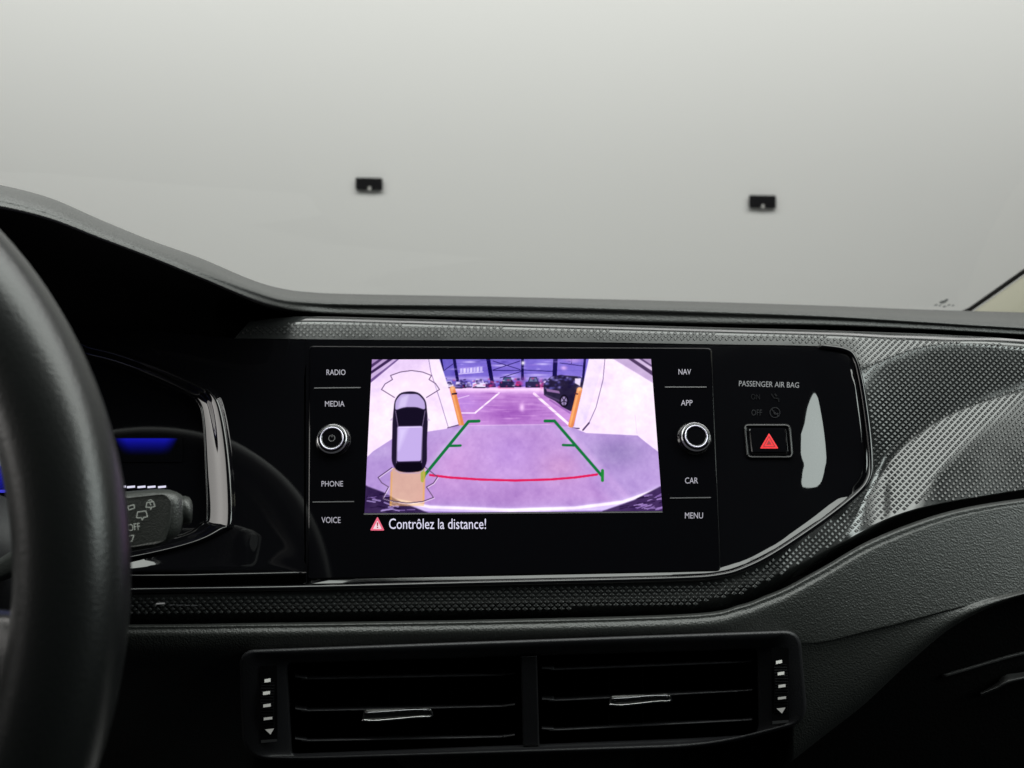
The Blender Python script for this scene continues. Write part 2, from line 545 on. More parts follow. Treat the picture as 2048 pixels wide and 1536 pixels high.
# raised scales of the trim, laid out in millimetres on the trim
sv, sf = [], []
def inside(poly, x, y):
    c = False
    j = len(poly)-1
    for i in range(len(poly)):
        xi, yi = poly[i]; xj, yj = poly[j]
        if (yi > y) != (yj > y) and x < (xj-xi)*(y-yi)/(yj-yi)+xi: c = not c
        j = i
    return c
band = [tuple(p) for p in cr(TI, 3)] + [tuple(p) for p in cr(TO, 3)[::-1]]
RowZ = {}
def trim_depth(x, y):
    z = zt(x, y)
    return z
PXS, PYS = 0.0042, 0.00178                    # pitch along a row, between rows (metres)
gx0, gx1, gy0, gy1 = -0.36, 0.56, -0.17, 0.075
nrow = int((gy1-gy0)/PYS)
for r_ in range(nrow):
    Y = gy0 + r_*PYS
    for c_ in range(int((gx1-gx0)/PXS)+1):
        X = gx0 + c_*PXS + (PXS/2 if r_ % 2 else 0)
        Z = PZ + PA*X + PB*Y
        px, py = CX + X/Z*FPX, CY - Y/Z*FPX
        if px < 200 or px > 2420 or not inside(band, px, py): continue
        # keep clear of the rolled edges
        hw, hh = PXS*0.39, PYS*0.76
        ppx, ppy = hw/Z*FPX, hh/Z*FPX
        if not (inside(band, px, py+ppy+3) and inside(band, px, py-ppy-2) and inside(band, px+ppx, py) and inside(band, px-ppx, py)): continue
        low = py > 1000 and py > np.interp(px, [p[0] for p in TO[::-1][:11]], [p[1] for p in TO[::-1][:11]]) - 22
        if low: continue
        topline = np.interp(px, [p[0] for p in TO[:10]], [p[1] for p in TO[:10]])
        if px > 480 and py < topline + 8 + ppy and py < 760: continue
        def q(dx, dy, h):
            a, b = px+dx*ppx, py-dy*ppy
            return W(a, b, trim_depth(a, b) - h)
        k = len(sv)
        b0 = -0.00015
        sv += [q(-1, 0, b0), q(0, -1, b0), q(1, 0, b0), q(0, 1, b0), q(-.5, -.15, .00044), q(0, -.62, .00066), q(.5, -.15, .00044), q(0, .5, .00012)]
        sf += [(k, k+1, k+5, k+4), (k+1, k+2, k+6, k+5), (k+2, k+3, k+7, k+6), (k+3, k, k+4, k+7), (k+4, k+5, k+6, k+7)]
mesh('relief_scales', sv, sf, M['scale'], trim, False, 'stuff')

# small badge strip on the lower trim
def on_trim(px, py, off=0.0):
    return W(px, py, zt(px, py)+off)
M['badge'] = mat('glowing_badge_metal', (0.5, 0.5, 0.5), 0.3, metal=0.6, emit=(0.10, 0.10, 0.10), estr=1.0)  # brightness of the metal bar put in as a faint glow
M['badge_dim'] = mat('grey_badge_lettering', (0.16, 0.16, 0.17), 0.35, metal=0.5)
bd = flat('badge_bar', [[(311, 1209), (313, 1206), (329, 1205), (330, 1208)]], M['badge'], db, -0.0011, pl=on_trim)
flat('badge_lettering', [[(x0, 1209+i*.4), (x1, 1208.6+i*.4), (x1, 1210.6+i*.4), (x0, 1211+i*.4)] for i, (x0, x1) in enumerate(((339, 350), (353, 366), (369, 380), (382, 395)))],
     M['badge_dim'], bd, -0.0011, pl=on_trim)

# ------------------------------------------------------------------ dashboard: lower pad
LP = [-640, 250, 505, 560, 620, 1000, 1380, 1480, 1532, 1572, 1622, 1660, 1730, 1820, 1920, 2048, 2250, 2700]
def li(xs, ys): return [float(np.interp(x, xs, ys)) for x in LP]
KX = [-640, 250, 620, 1000, 1380, 1480, 1560, 1640, 1730, 1820, 1920, 2048, 2250, 2700]
FY = li(KX, [1252, 1250, 1246, 1240, 1229, 1211, 1182, 1139, 1087, 1049, 1019, 998, 975, 930])
GY = li(KX, [1277, 1276, 1272, 1266, 1255, 1240, 1215, 1175, 1124, 1086, 1052, 1027, 1004, 958])
HY = li(KX, [1312, 1312, 1302, 1293, 1283, 1278, 1276, 1276, 1252, 1230, 1205, 1178, 1140, 1060])
JY = li(KX, [1680, 1680, 1680, 1680, 1640, 1580, 1525, 1466, 1398, 1318, 1242, 1190, 1150, 1072])
FZ = li(KX, [.437, .437, .437, .437, .438, .440, .443, .447, .453, .458, .462, .464, .466, .47])
GZ = li(KX, [.4315, .4315, .4315, .4315, .432, .434, .437, .441, .447, .452, .456, .458, .460, .464])
HZ = li(KX, [.436, .436, .436, .436, .436, .4365, .438, .440, .4425, .4445, .4455, .446, .447, .45])
JZ = li(KX, [.57, .57, .53, .462, .460, .457, .455, .453, .4505, .448, .4455, .444, .444, .447])
deep = [0.0]*len(LP)
E_ = [(x, y-2, z+.03) for x, y, z in zip(LP, FY, FZ)]
F_ = list(zip(LP, FY, FZ))
FG = [(x, (a+b)/2-3, (p+q_)/2-.0012) for x, a, b, p, q_ in zip(LP, FY, GY, FZ, GZ)]
G_ = list(zip(LP, GY, GZ)); H_ = list(zip(LP, HY, HZ))
I_ = [(x, yh*.85+yj*.15, zh*.85+zj*.15+d) for x, yh, yj, zh, zj, d in zip(LP, HY, JY, HZ, JZ, deep)]
J_ = [(x, y, z+d) for x, y, z, d in zip(LP, JY, JZ, deep)]
J2 = [(x, y+2, z+.03) for x, y, z in J_]
_, f, B_ = loft_px([E_, F_, FG, G_, H_, I_, J_, J2], 12, 7)
def sst(a, b, x):
    t = min(1.0, max(0.0, (x-a)/(b-a)))
    return t*t*(3-2*t)
v = []
for i, row in enumerate(B_):                  # the pad is open behind the air vent
    dr_ = sst(28, 35, i)
    for x, y, z in row:
        v.append(W(x, y, z + 0.07*dr_*sst(512, 562, x)*(1-sst(1528, 1585, x))))
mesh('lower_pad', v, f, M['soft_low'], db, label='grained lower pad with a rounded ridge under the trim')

# ------------------------------------------------------------------ dashboard: gloss black fascia
fas = [(612, 678), (800, 681), (1040, 684), (1400, 690), (1600, 693), (1676, 697), (1703, 712), (1717, 760), (1731, 850),
       (1737, 925), (1732, 957), (1709, 985), (1645, 1035), (1556, 1096), (1496, 1128), (1438, 1146), (1340, 1152), (1000, 1160), (640, 1167), (612, 1168)]
fo = [tuple(p) for p in cr(fas, 5)] + [(612, y) for y in range(1120, 690, -40)]
def fas_off(d):                               # height of the right-hand field: flat, then rolling back to the rim
    return 0.0
base = np.array(fo)
# right-hand field with a raised, softly dished edge (a fine sheet so the gloss reflects smoothly)
rimR = [p for p in fo]
def dist_poly(x, y, P):
    best = 1e9
    for (x0, y0), (x1, y1) in zip(P[:-1], P[1:]):
        dx, dy = x1-x0, y1-y0
        t = max(0, min(1, ((x-x0)*dx+(y-y0)*dy)/(dx*dx+dy*dy+1e-9)))
        best = min(best, math.hypot(x-x0-t*dx, y-y0-t*dy))
    return best
rings_ = []
cxy = np.array((1330.0, 925.0))
NR = 120
outer = np.array(fo)
# section of the right-hand flank: the surface rolls back towards the passenger, then returns to the rim
SD_ = np.arange(0, 200, 1.0)
def slope(d, D0=170.0):
    if d > 90:
        t = min(1, max(0, (D0-d)/(D0-90))); return 0.36*t*t*(3-2*t)
    if d > 78:
        return 0.36*(d-78)/12
    return -0.205*min(1, (78-d)/12)*(1 if d > 14 else d/14)
D0S = np.linspace(110, 240, 27)
PROF = []
SD_ = np.arange(0, 260, 1.0)
for D0 in D0S:
    po = np.zeros(len(SD_))
    for i in range(len(SD_)-2, -1, -1):
        po[i] = po[i+1] + slope(SD_[i], D0)*0.0003
    po *= 0.0042/po.max()*(0.55+0.45*(D0-110)/130)*1.2
    PROF.append(po)
def flank(dd, y):                             # the roll widens towards its lower end
    D0 = float(np.interp(y, [700, 770, 830, 860, 900, 960, 1000, 1060], [118, 135, 158, 166, 186, 212, 222, 226]))
    k = (D0-110)/5.0
    i = min(25, max(0, int(k)))
    a = float(np.interp(dd, SD_, PROF[i])); b = float(np.interp(dd, SD_, PROF[i+1]))
    return a + (b-a)*(k-i)
RIMX = cr(fas[6:11], 12)
RIML = [tuple(p) for p in RIMX]
FOL = [tuple(p) for p in fas]
for i in range(NR+1):
    t = (i/NR)**1.15
    row = []
    for p in outer:
        q = p*(1-t) + cxy*t
        d = np.linalg.norm(p-q)
        off = 0.0
        if d < 60:
            de = dist_poly(q[0], q[1], FOL)
            off = (-0.27 if p[1] > 1000 and p[0] > 615 else (0.30 if p[0] > 1712 else 0.0))*0.0003*max(0.0, 11-de)
        if q[0] > 1440:
            dd = dist_poly(q[0], q[1], RIML)
            g = min(1, max(0, (q[1]-690)/200))
            g2 = min(1, max(0, (q[0]-1445)/60))
            g3 = min(1, max(0, (1130-q[1])/230))
            g = g*g*(3-2*g)*g2*g2*(3-2*g2)*g3*g3*(3-2*g3)
            off += flank(dd, q[1])*g
        row.append(on_panel(q[0], q[1], off))
    rings_.append(row)
fv = [p for r_ in rings_ for p in r_]
mesh('gloss_fascia', fv, grid_faces(NR+1, len(outer), True), M['gloss'], db, label='piano black fascia round the display')
# raised bead round the fascia
bead = cr([(1640, 692), (1686, 699), (1707, 714), (1721, 760), (1735, 850), (1741, 925), (1736, 959), (1712, 989), (1648, 1040), (1558, 1101), (1498, 1133),
           (1440, 1151), (1340, 1158), (1000, 1166), (620, 1175), (250, 1181), (-640, 1196)], 10)
tube('fascia_bead', [on_panel(x, y, -0.001) for x, y in bead], 0.0017, M['gloss'], db, 10)
bead2 = cr([(-640, 1154), (250, 1152), (430, 1150), (613, 1146)], 8)
tube('fascia_lip', [on_panel(x, y, 0.001) for x, y in bead2], 0.0011, M['gloss'], db, 8)

# driver-side fascia: a ring from the fascia edge to the instrument bezel
b0 = [(-640, 690), (60, 678), (190, 690), (300, 722), (385, 756), (432, 782), (452, 830), (466, 930), (470, 1040), (452, 1064), (385, 1092), (255, 1122), (60, 1150), (-640, 1160)]
o0 = [(-660, 640), (60, 650), (190, 655), (330, 664), (470, 676), (608, 678), (608, 760), (608, 930), (608, 1060), (608, 1120), (590, 1144), (255, 1148), (60, 1152), (-660, 1175)]
def lp(poly, off): return [(x, y, zp(x, y, off)) for x, y in poly]
mid = [((a[0]*(.5+t)+b[0]*(.5-t)), (a[1]*(.5+t)+b[1]*(.5-t))) for a, b, t in zip(o0, b0, [0]*8+[0, .05, .2, .25, .25, 0])]
moff = [0.0005]*10 + [0.0001, -0.0016, -0.0010, 0.0005]
v, f, _ = loft_px([lp(o0, 0.0005), [(x, y, zp(x, y, o_)) for (x, y), o_ in zip(mid, moff)], lp(b0, 0.0005)], 5, 6, closed=True)
mesh('driver_fascia', v, f[::1], M['gloss'], db, label='piano black fascia between cluster and display')

# ------------------------------------------------------------------ instrument cluster
ic = thing('instrument_cluster', 'dark digital instrument cluster in a gloss bezel behind the steering wheel', 'instrument cluster', W(200, 1110, 0.49))
b1 = [(-640, 700), (60, 688), (188, 701), (296, 734), (376, 768), (416, 792), (432, 838), (444, 930), (448, 1038), (434, 1054), (378, 1081), (252, 1110), (60, 1138), (-640, 1148)]
b2 = [(-640, 716), (60, 702), (186, 715), (292, 748), (366, 780), (398, 801), (409, 840), (414, 930), (417, 1034), (406, 1047), (366, 1072), (250, 1096), (60, 1124), (-640, 1134)]
b3 = [(-640, 720), (60, 706), (185, 719), (290, 752), (363, 784), (394, 804), (405, 841), (410, 930), (413, 1033), (402, 1045), (364, 1068), (249, 1092), (60, 1120), (-640, 1130)]
v, f, _ = loft_px([lp(b0, 0.0005), lp([((a[0]+b[0])/2, (a[1]+b[1])/2) for a, b in zip(b0, b1)], -0.0022), lp(b1, -0.0005), lp([((a[0]+b[0])/2, (a[1]+b[1])/2) for a, b in zip(b1, b2)], 0.0034), lp(b2, 0.0056), lp(b3, 0.0050), lp(b3, 0.0125)], 6, 6, closed=True)
mesh('bezel', v, f, M['gloss'], ic)
dsp = [tuple(p) for p in cr(b3, 4, True)]
flat('display_glass', [dsp], M['glass_black'], ic, 0.012)
def grad_patch(name, fn, x0, y0, x1, y1, nx, ny, off, parent, mname):
    xs, ys = np.linspace(x0, x1, nx), np.linspace(y0, y1, ny)
    vs, cs = [], []
    for y in ys:
        for x in xs:
            vs.append(on_panel(x, y, off)); cs.append(fn(x, y))
    o = mesh(name, vs, grid_faces(ny, nx), mname, parent)
    a = o.data.color_attributes.new('picture', 'FLOAT_COLOR', 'POINT')
    a.data.foreach_set('color', np.array([(*c, 1) for c in cs], dtype=np.float32).ravel())
    return o
M['lit_picture'] = vcol_emit('lit_gauge_picture')
def bluebar(x, y):
    t = (y-876)/46
    if t < 0: return (0, 0, 0)
    half = 62*(1-0.35*max(0, t)); t = t*1.25
    e = max(0, min(1, (half-abs(x-292))/22+0.1))
    k = (1-t)**2.0*e if t <= 1 else 0
    return (0.006*k, 0.007*k, 0.40*k+0.0)
grad_patch('blue_glow_bar', bluebar, 225, 874, 365, 924, 60, 28, 0.0112, ic, M['lit_picture'])
def dial(x, y):
    r_ = math.hypot(x+62, y-895)
    a = math.atan2(y-895, x+62)
    if r_ < 66: return (0.12, 0.16, 0.42)
    if r_ < 72: return (0.55, 0.58, 0.85)
    k = max(0, 1-(r_-72)/62)
    s_ = 0.6+0.4*math.sin(r_*1.3)
    return (0.010*k, 0.012*k, 0.50*k*s_)
grad_patch('round_dial', dial, -150, 800, 40, 978, 110, 110, 0.0112, ic, M['lit_picture'])
flat('blue_line', [[(-150, 982), (22, 979), (22, 985), (-150, 988)]], M['blue'], ic, 0.011)
text('trip_readout', '152', (-26, 1000, 16, 1015), M['white_lit'], ic, off=0.011)
for x in (236, 254, 275, 295, 316):
    flat('level_mark', [[(x, 972.5), (x+16, 971), (x+16, 975), (x, 976.5)]], M['white_lit'], ic, 0.011)

# ------------------------------------------------------------------ infotainment unit
inf = thing('infotainment_unit', 'black glass infotainment display showing the reversing camera view', 'infotainment display', on_panel(1024, 1150, 0.02))
gpoly = ring([(619, 692), (1423, 696), (1441, 1142), (616, 1158)], 8, 4)
plate('glass_face', gpoly, M['glass_black'], inf, 0.004, -0.0012, 2.0)
GF = -0.0012
SQ = np.array([(744, 719), (1302, 718), (1325, 1022), (729, 1026)], float)   # TL TR BR BL of the picture

def homog(dst):
    A, B = [], []
    for (u, v_), (x, y) in zip(((0, 0), (1, 0), (1, 1), (0, 1)), dst):
        A += [[u, v_, 1, 0, 0, 0, -u*x, -v_*x], [0, 0, 0, u, v_, 1, -u*y, -v_*y]]
        B += [x, y]
    return np.append(np.linalg.solve(np.array(A), np.array(B)), 1).reshape(3, 3)
Hm = homog(SQ)
NX, NY = 560, 292
uu, vv = np.meshgrid(np.linspace(0, 1, NX), np.linspace(0, 1, NY))
q3 = np.stack([uu, vv, np.ones_like(uu)], -1) @ Hm.T
XX, YY = q3[..., 0]/q3[..., 2], q3[..., 1]/q3[..., 2]
IMG = np.zeros((NY, NX, 3))

def s2l(c):
    c = np.asarray(c, float)/255
    return np.where(c <= 0.04045, c/12.92, ((c+0.055)/1.055)**2.4)

def cover(poly, soft=0.8):
    P = np.array(poly, float)
    ins = np.zeros(XX.shape, bool)
    d2 = np.full(XX.shape, 1e9)
    k = len(P)
    for i in range(k):
        x0, y0 = P[i-1]; x1, y1 = P[i]
        if y0 != y1:
            cond = ((y0 > YY) != (y1 > YY)) & (XX < (x1-x0)*(YY-y0)/(y1-y0)+x0)
            ins ^= cond
        dx, dy = x1-x0, y1-y0
        t = np.clip(((XX-x0)*dx+(YY-y0)*dy)/(dx*dx+dy*dy+1e-9), 0, 1)
        d2 = np.minimum(d2, (XX-x0-t*dx)**2+(YY-y0-t*dy)**2)
    sd = np.where(ins, 1, -1)*np.sqrt(d2)
    return np.clip(sd/soft*0.5+0.5, 0, 1)

def linecov(pts, wd, soft=0.8):
    d2 = np.full(XX.shape, 1e9)
    for (x0, y0), (x1, y1) in zip(pts[:-1], pts[1:]):
        dx, dy = x1-x0, y1-y0
        t = np.clip(((XX-x0)*dx+(YY-y0)*dy)/(dx*dx+dy*dy+1e-9), 0, 1)
        d2 = np.minimum(d2, (XX-x0-t*dx)**2+(YY-y0-t*dy)**2)
    return np.clip((wd/2-np.sqrt(d2))/soft+0.5, 0, 1)

def blob(x, y, rx, ry):
    return np.exp(-(((XX-x)/rx)**2+((YY-y)/ry)**2))

def put(cov, col, a=1.0):
    global IMG
    k = (cov*a)[..., None]
    IMG = IMG*(1-k) + np.asarray(col, float)*k

def fnoise(scale, amp):
    out = np.zeros(XX.shape)
    for o_ in range(4):
        gx, gy = int(580/scale*2**o_)+3, int(310/scale*2**o_)+3
        g = rng.normal(size=(gy, gx))
        fx, fy = uu*(gx-2), vv*(gy-2)
        ix, iy = fx.astype(int), fy.astype(int)
        tx, ty = fx-ix, fy-iy
        tx, ty = tx*tx*(3-2*tx), ty*ty*(3-2*ty)
        out += (g[iy, ix]*(1-tx)*(1-ty)+g[iy, ix+1]*tx*(1-ty)+g[iy+1, ix]*(1-tx)*ty+g[iy+1, ix+1]*tx*ty)/1.8**o_
    return out*amp

# walls
IMG[:] = (241, 219, 248)
put(blob(1260, 800, 60, 90), (250, 234, 251), .8)
put(blob(780, 850, 60, 70), (248, 230, 252), .7)
put(cover([(744, 718), (860, 718), (744, 775)], 25), (214, 186, 230), .7)
# ceiling stripes in the corners
for a, b, c in (((744, 718, 800, 718, 744, 764), (120, 92, 150), 1), ((744, 718, 796, 718, 744, 757), (202, 176, 220), 1), ((744, 718, 788, 718, 744, 747), (70, 48, 92), 1),
                ((744, 718, 778, 718, 744, 741), (188, 160, 206), 1), ((744, 718, 768, 718, 744, 735), (90, 66, 112), 1), ((744, 718, 760, 718, 744, 728), (170, 140, 190), 1)):
    put(cover([(a[0]-6, a[1]-4), (a[2], a[3]-1), (a[4]-3, a[5]+2)]), b, c)
put(cover([(1225, 717), (1302, 716), (1306, 766)], 1.5), (186, 160, 204), .9)
put(cover([(1255, 717), (1304, 716), (1306, 752)]), (84, 62, 100))
put(cover([(1266, 717), (1304, 716), (1306, 743)]), (200, 176, 214))
put(cover([(1277, 717), (1304, 716), (1306, 736)]), (96, 72, 116))
put(cover([(1284, 717), (1304, 716), (1305, 731)]), (170, 144, 186))
# hall beyond the opening
hall = [(877, 716), (1179, 716), (1149, 853), (920, 853)]
hc = cover(hall)
put(hc, (118, 96, 204))
put(hc*cover([(905, 716), (1180, 716), (1180, 770), (915, 770)]), (126, 108, 208))
put(hc*cover([(877, 716), (912, 716), (920, 772), (890, 772)]), (104, 92, 190), .8)
put(hc*np.clip(1-np.abs(YY-757)/6, 0, 1), (205, 184, 244), .6)
for (x, y, rx) in ((1000, 731, 16), (1075, 750, 20), (940, 724, 14), (1085, 728, 14), (1020, 750, 14)):
    put(hc*blob(x, y, rx, 2.2), (214, 200, 252), .75)
for y in (726, 741):
    put(hc*linecov([(880, y+1), (1170, y)], 1.0), (104, 92, 190), .55)
for k in range(7):                             # pale lettered board on the far wall, too far off to read
    x = 920+k*6.6
    put(cover([(x, 737-k*.55), (x+5.2, 736.5-k*.55), (x+5.2, 746-k*.55), (x, 747-k*.55)]), (222, 210, 250), .9 if k % 2 else .7)
put(linecov([(918, 748), (966, 744)], 2), (218, 205, 248), .8)
for (x0, y0, x1, y1, wd) in ((908, 716, 915, 760, 6), (976, 716, 983, 758, 8), (1045, 716, 1045, 758, 5.5), (1111, 716, 1109, 758, 9), (1170, 716, 1166, 760, 5), (882, 716, 886, 740, 4)):
    put(hc*linecov([(x0, y0), (x1, y1)], wd), (30, 22, 84))
for ln in (((986, 722), (1040, 739)), ((986, 740), (1040, 722)), ((986, 741), (1042, 741)), ((1000, 756), (1042, 743)), ((1048, 740), (1106, 743)), ((884, 744), (906, 728)), ((1120, 726), (1166, 732)), ((1143, 716), (1143, 727))):
    put(hc*linecov(list(ln), 1.6), (44, 32, 104), .85)
put(blob(1046, 726, 3.5, 4), (255, 250, 255), .95)
put(blob(1128, 736, 6, 4), (226, 180, 240), .8)
put(blob(1146, 720, 16, 5), (196, 140, 214), .6)
# hall floor
fl = cover([(880, 775), (1170, 773), (1170, 860), (880, 860)], 2)*hc
put(fl, (192, 136, 210))
put(fl*np.clip(1-np.abs(YY-779)/9, 0, 1), (246, 214, 250), .95)
put(fl*blob(1020, 826, 60, 22), (158, 92, 184), .9)
put(fl*blob(930, 806, 36, 18), (184, 136, 222), .7)
put(fl*blob(1044, 815, 5, 8), (246, 206, 250), .9)
put(fl*linecov([(998, 786), (951, 825)], 3.2), (250, 232, 252), .95)
put(fl*linecov([(951, 826), (906, 826)], 2.8), (244, 220, 250), .9)
put(fl*linecov([(1068, 787), (1138, 849)], 5), (250, 228, 246), .95)
put(fl*linecov([(916, 797), (938, 791)], 2), (236, 206, 246), .7)
# parked cars far off
def smallcar(x, y, w_, h_, col, glass, dark=(40, 30, 66)):
    put(cover([(x-w_, y), (x-w_, y-h_*.5), (x-w_*.65, y-h_*.55), (x-w_*.45, y-h_), (x+w_*.5, y-h_), (x+w_*.75, y-h_*.55), (x+w_, y-h_*.45), (x+w_, y)]), col)
    put(cover([(x-w_*.5, y-h_*.55), (x-w_*.38, y-h_*.92), (x+w_*.42, y-h_*.92), (x+w_*.6, y-h_*.55)]), glass)
    put(linecov([(x-w_*.9, y), (x+w_*.9, y)], 2.6), dark, .9)
smallcar(890, 776, 6, 10, (60, 50, 100), (190, 176, 230))
smallcar(926, 775, 6, 11, (44, 36, 84), (120, 110, 170))
smallcar(972, 774, 7, 11, (60, 46, 104), (160, 150, 210))
smallcar(1036, 773, 6, 10, (196, 60, 120), (90, 60, 120))
smallcar(1090, 773, 7, 13, (70, 56, 120), (200, 190, 240))
smallcar(898, 775, 9, 13, (232, 220, 250), (80, 66, 130))
smallcar(916, 776, 9, 13, (120, 104, 180), (220, 206, 246))
smallcar(937, 774, 6, 9, (210, 196, 244), (96, 80, 150))
smallcar(958, 775, 13, 17, (228, 216, 250), (150, 134, 200))
smallcar(984, 773, 7, 12, (90, 60, 130), (150, 60, 120))
smallcar(1014, 774, 15, 20, (52, 48, 86), (84, 110, 140))
smallcar(1066, 774, 15, 20, (50, 44, 84), (110, 120, 160))
put(blob(980, 771, 6, 3), (200, 40, 110), .8)
put(blob(1038, 767, 7, 5), (206, 44, 120), .85)
put(blob(1046, 758, 5, 5), (120, 70, 150), .8)
put(blob(1083, 768, 4, 8), (214, 50, 120), .85)
put(linecov([(1000, 777), (1028, 777)], 2), (240, 150, 190), .7)
for i in range(90):                            # clutter of cars and people along the far wall
    x, y = 882+rng.random()*210, 757+rng.random()*17
    c_ = [(30, 22, 66), (226, 214, 250), (90, 76, 150), (44, 34, 90), (190, 60, 120), (160, 146, 214)][int(rng.random()*5.6)]
    put(hc*blob(x, y, 1.2+2.2*rng.random(), 0.9+1.6*rng.random()), c_, .75)
for i in range(60):                            # uneven sheen on the hall floor
    x, y = 925+rng.random()*200, 782+rng.random()*64
    put(fl*blob(x, y, 6+16*rng.random(), 0.9+1.0*rng.random()), [(150, 86, 176), (222, 172, 232)][i % 2], .35)
for i in range(26):
    x, y = 885+rng.random()*280, 719+rng.random()*34
    put(hc*blob(x, y, 3+9*rng.random(), 0.8+1.2*rng.random()), [(70, 56, 150), (186, 168, 244), (150, 120, 214)][i % 3], .5)
# big dark car at the right
suv = [(1088, 790), (1087, 772), (1093, 761), (1102, 753), (1120, 750), (1160, 753), (1172, 762), (1172, 790), (1152, 806), (1142, 823), (1128, 816), (1110, 802), (1096, 795)]
put(cover(suv)*cover(hall), (44, 36, 66))
for i in range(46):
    x, y = 1090+rng.random()*72, 753+rng.random()*26
    c_ = [(96, 90, 168), (30, 22, 60), (150, 140, 214), (62, 54, 120)][i % 4]
    put(cover(suv)*blob(x, y, 2+3*rng.random(), 1.4+1.6*rng.random()), c_, .8)
put(cover([(1150, 757), (1162, 757), (1160, 772), (1150, 766)])*cover(suv), (240, 224, 252), .9)
put(cover([(1092, 777), (1118, 782), (1120, 787), (1094, 783)]), (150, 112, 168), .9)
put(cover([(1090, 788), (1120, 800), (1120, 804), (1092, 793)]), (92, 72, 116), .7)
put(cover([(1130+9*math.cos(q)-2, 802+13*math.sin(q)) for q in np.linspace(0, 6.28, 20)]), (26, 18, 38))
put(cover([(1130+6*math.cos(q)-2, 802+9*math.sin(q)) for q in np.linspace(0, 6.28, 20)]), (150, 132, 178))
for q in np.linspace(0, 6.28, 6)[:-1]:
    put(linecov([(1128, 802), (1128+6*math.cos(q+.3), 802+9*math.sin(q+.3))], 2), (48, 36, 64))
put(linecov([(1100, 800), (1140, 826)], 3, 2)*fl, (120, 72, 150), .6)
# portal jambs
put(cover([(855, 716), (878, 716), (922, 853), (897, 858)]), (240, 222, 252))
put(linecov([(857, 716), (862, 745), (880, 800), (897, 856)], 1.6), (150, 128, 170), .9)
put(cover([(1178, 716), (1209, 716), (1170, 850), (1147, 857)]), (232, 214, 248))
put(linecov([(1210, 716), (1206, 760), (1192, 815), (1178, 846)], 1.8), (140, 118, 160), .9)
put(linecov([(1178, 846), (1166, 860)], 3.5), (86, 64, 104), .95)
put(linecov([(1144, 856), (1158, 857)], 3), (92, 70, 110), .9)
put(linecov([(896, 856), (918, 850)], 3.2), (92, 70, 110), .9)
put(linecov([(1270, 830), (1274, 868)], 1.2), (206, 184, 218), .5)
# bollards
for (x0, y0, x1, y1) in ((905, 778, 923, 850), (1159, 780, 1142, 850)):
    put(linecov([(x0, y0), (x1, y1)], 11), (226, 138, 84))
    put(linecov([(x0-2, y0), (x1-2, y1)], 4, 2), (244, 172, 112), .8)
    put(blob(x0, y0-2, 5, 4), (246, 196, 150), .9)
put(linecov([(905, 788), (913, 787)], 3.5), (60, 34, 60))
put(linecov([(1150, 787), (1155, 788)], 3), (84, 44, 60), .8)
# near floor
nf = [(726, 922), (746, 903), (790, 874), (850, 864), (890, 858), (918, 851), (960, 850), (1095, 848), (1148, 856), (1172, 866), (1275, 871), (1292, 885), (1330, 914), (1330, 1040), (720, 1040)]
nc = cover(nf)
put(nc, (180, 150, 212))
put(nc*cover([(936, 850), (1110, 848), (1235, 1010), (830, 1010)], 18), (190, 148, 212), .9)
put(nc*blob(1020, 905, 50, 40), (178, 136, 212), .6)
put(nc*blob(1030, 990, 110, 26), (166, 122, 192), .7)
put(nc*blob(900, 930, 50, 50), (204, 154, 214), .6)
put(nc*blob(1120, 935, 40, 30), (198, 146, 196), .6)
put(nc*blob(1235, 905, 55, 30), (158, 138, 192), .85)
put(nc*blob(760, 905, 30, 16), (186, 162, 216), .8)
put(nc*linecov([(1120, 850), (1215, 955), (1262, 1005)], 16, 10), (208, 172, 228), .5)
put(nc*linecov([(930, 852), (850, 940)], 12, 8), (196, 178, 222), .5)
put(nc*linecov([(935, 851), (1110, 849)], 1.5), (224, 184, 232), .7)
# bumper
bump = [(726, 985), (760, 985), (800, 1003), (860, 1013), (1020, 1019), (1150, 1015), (1240, 1003), (1330, 970), (1330, 1040), (726, 1040)]
put(cover(bump, 7), (210, 190, 240))
put(linecov([(790, 1000), (860, 1014), (1020, 1020), (1150, 1016), (1245, 1004), (1325, 976)], 6, 3), (248, 236, 255), .95)
put(linecov([(850, 1024), (1020, 1027), (1210, 1022)], 4, 2), (150, 120, 196), .8)
dl = [(724, 966), (736, 973), (766, 984), (800, 1003), (858, 1026), (858, 1040), (724, 1040)]
dr = [(1330, 968), (1310, 978), (1268, 1000), (1205, 1022), (1205, 1040), (1330, 1040)]
put(cover(dl, 1.5), (60, 42, 84)); put(cover(dr, 1.5), (70, 48, 96))
for i in range(34):
    x, y = 730+rng.random()*84, 985+rng.random()*38
    put(cover(dl)*linecov([(x, y), (x+12+10*rng.random(), y-4+11*rng.random())], 1.6+1.6*rng.random()), [(40, 24, 62), (140, 112, 178), (168, 146, 206)][i % 3], .8)
    x, y = 1235+rng.random()*84, 988+rng.random()*32
    put(cover(dr)*linecov([(x, y), (x+14+8*rng.random(), y-9*rng.random())], 1.6+1.6*rng.random()), [(44, 26, 66), (140, 110, 176), (160, 130, 196)][i % 3], .8)
nz = fnoise(90, 3) + fnoise(18, 3.0) + fnoise(6, 1.6)
IMG += nz[..., None]*np.array((1, 1.1, .8))
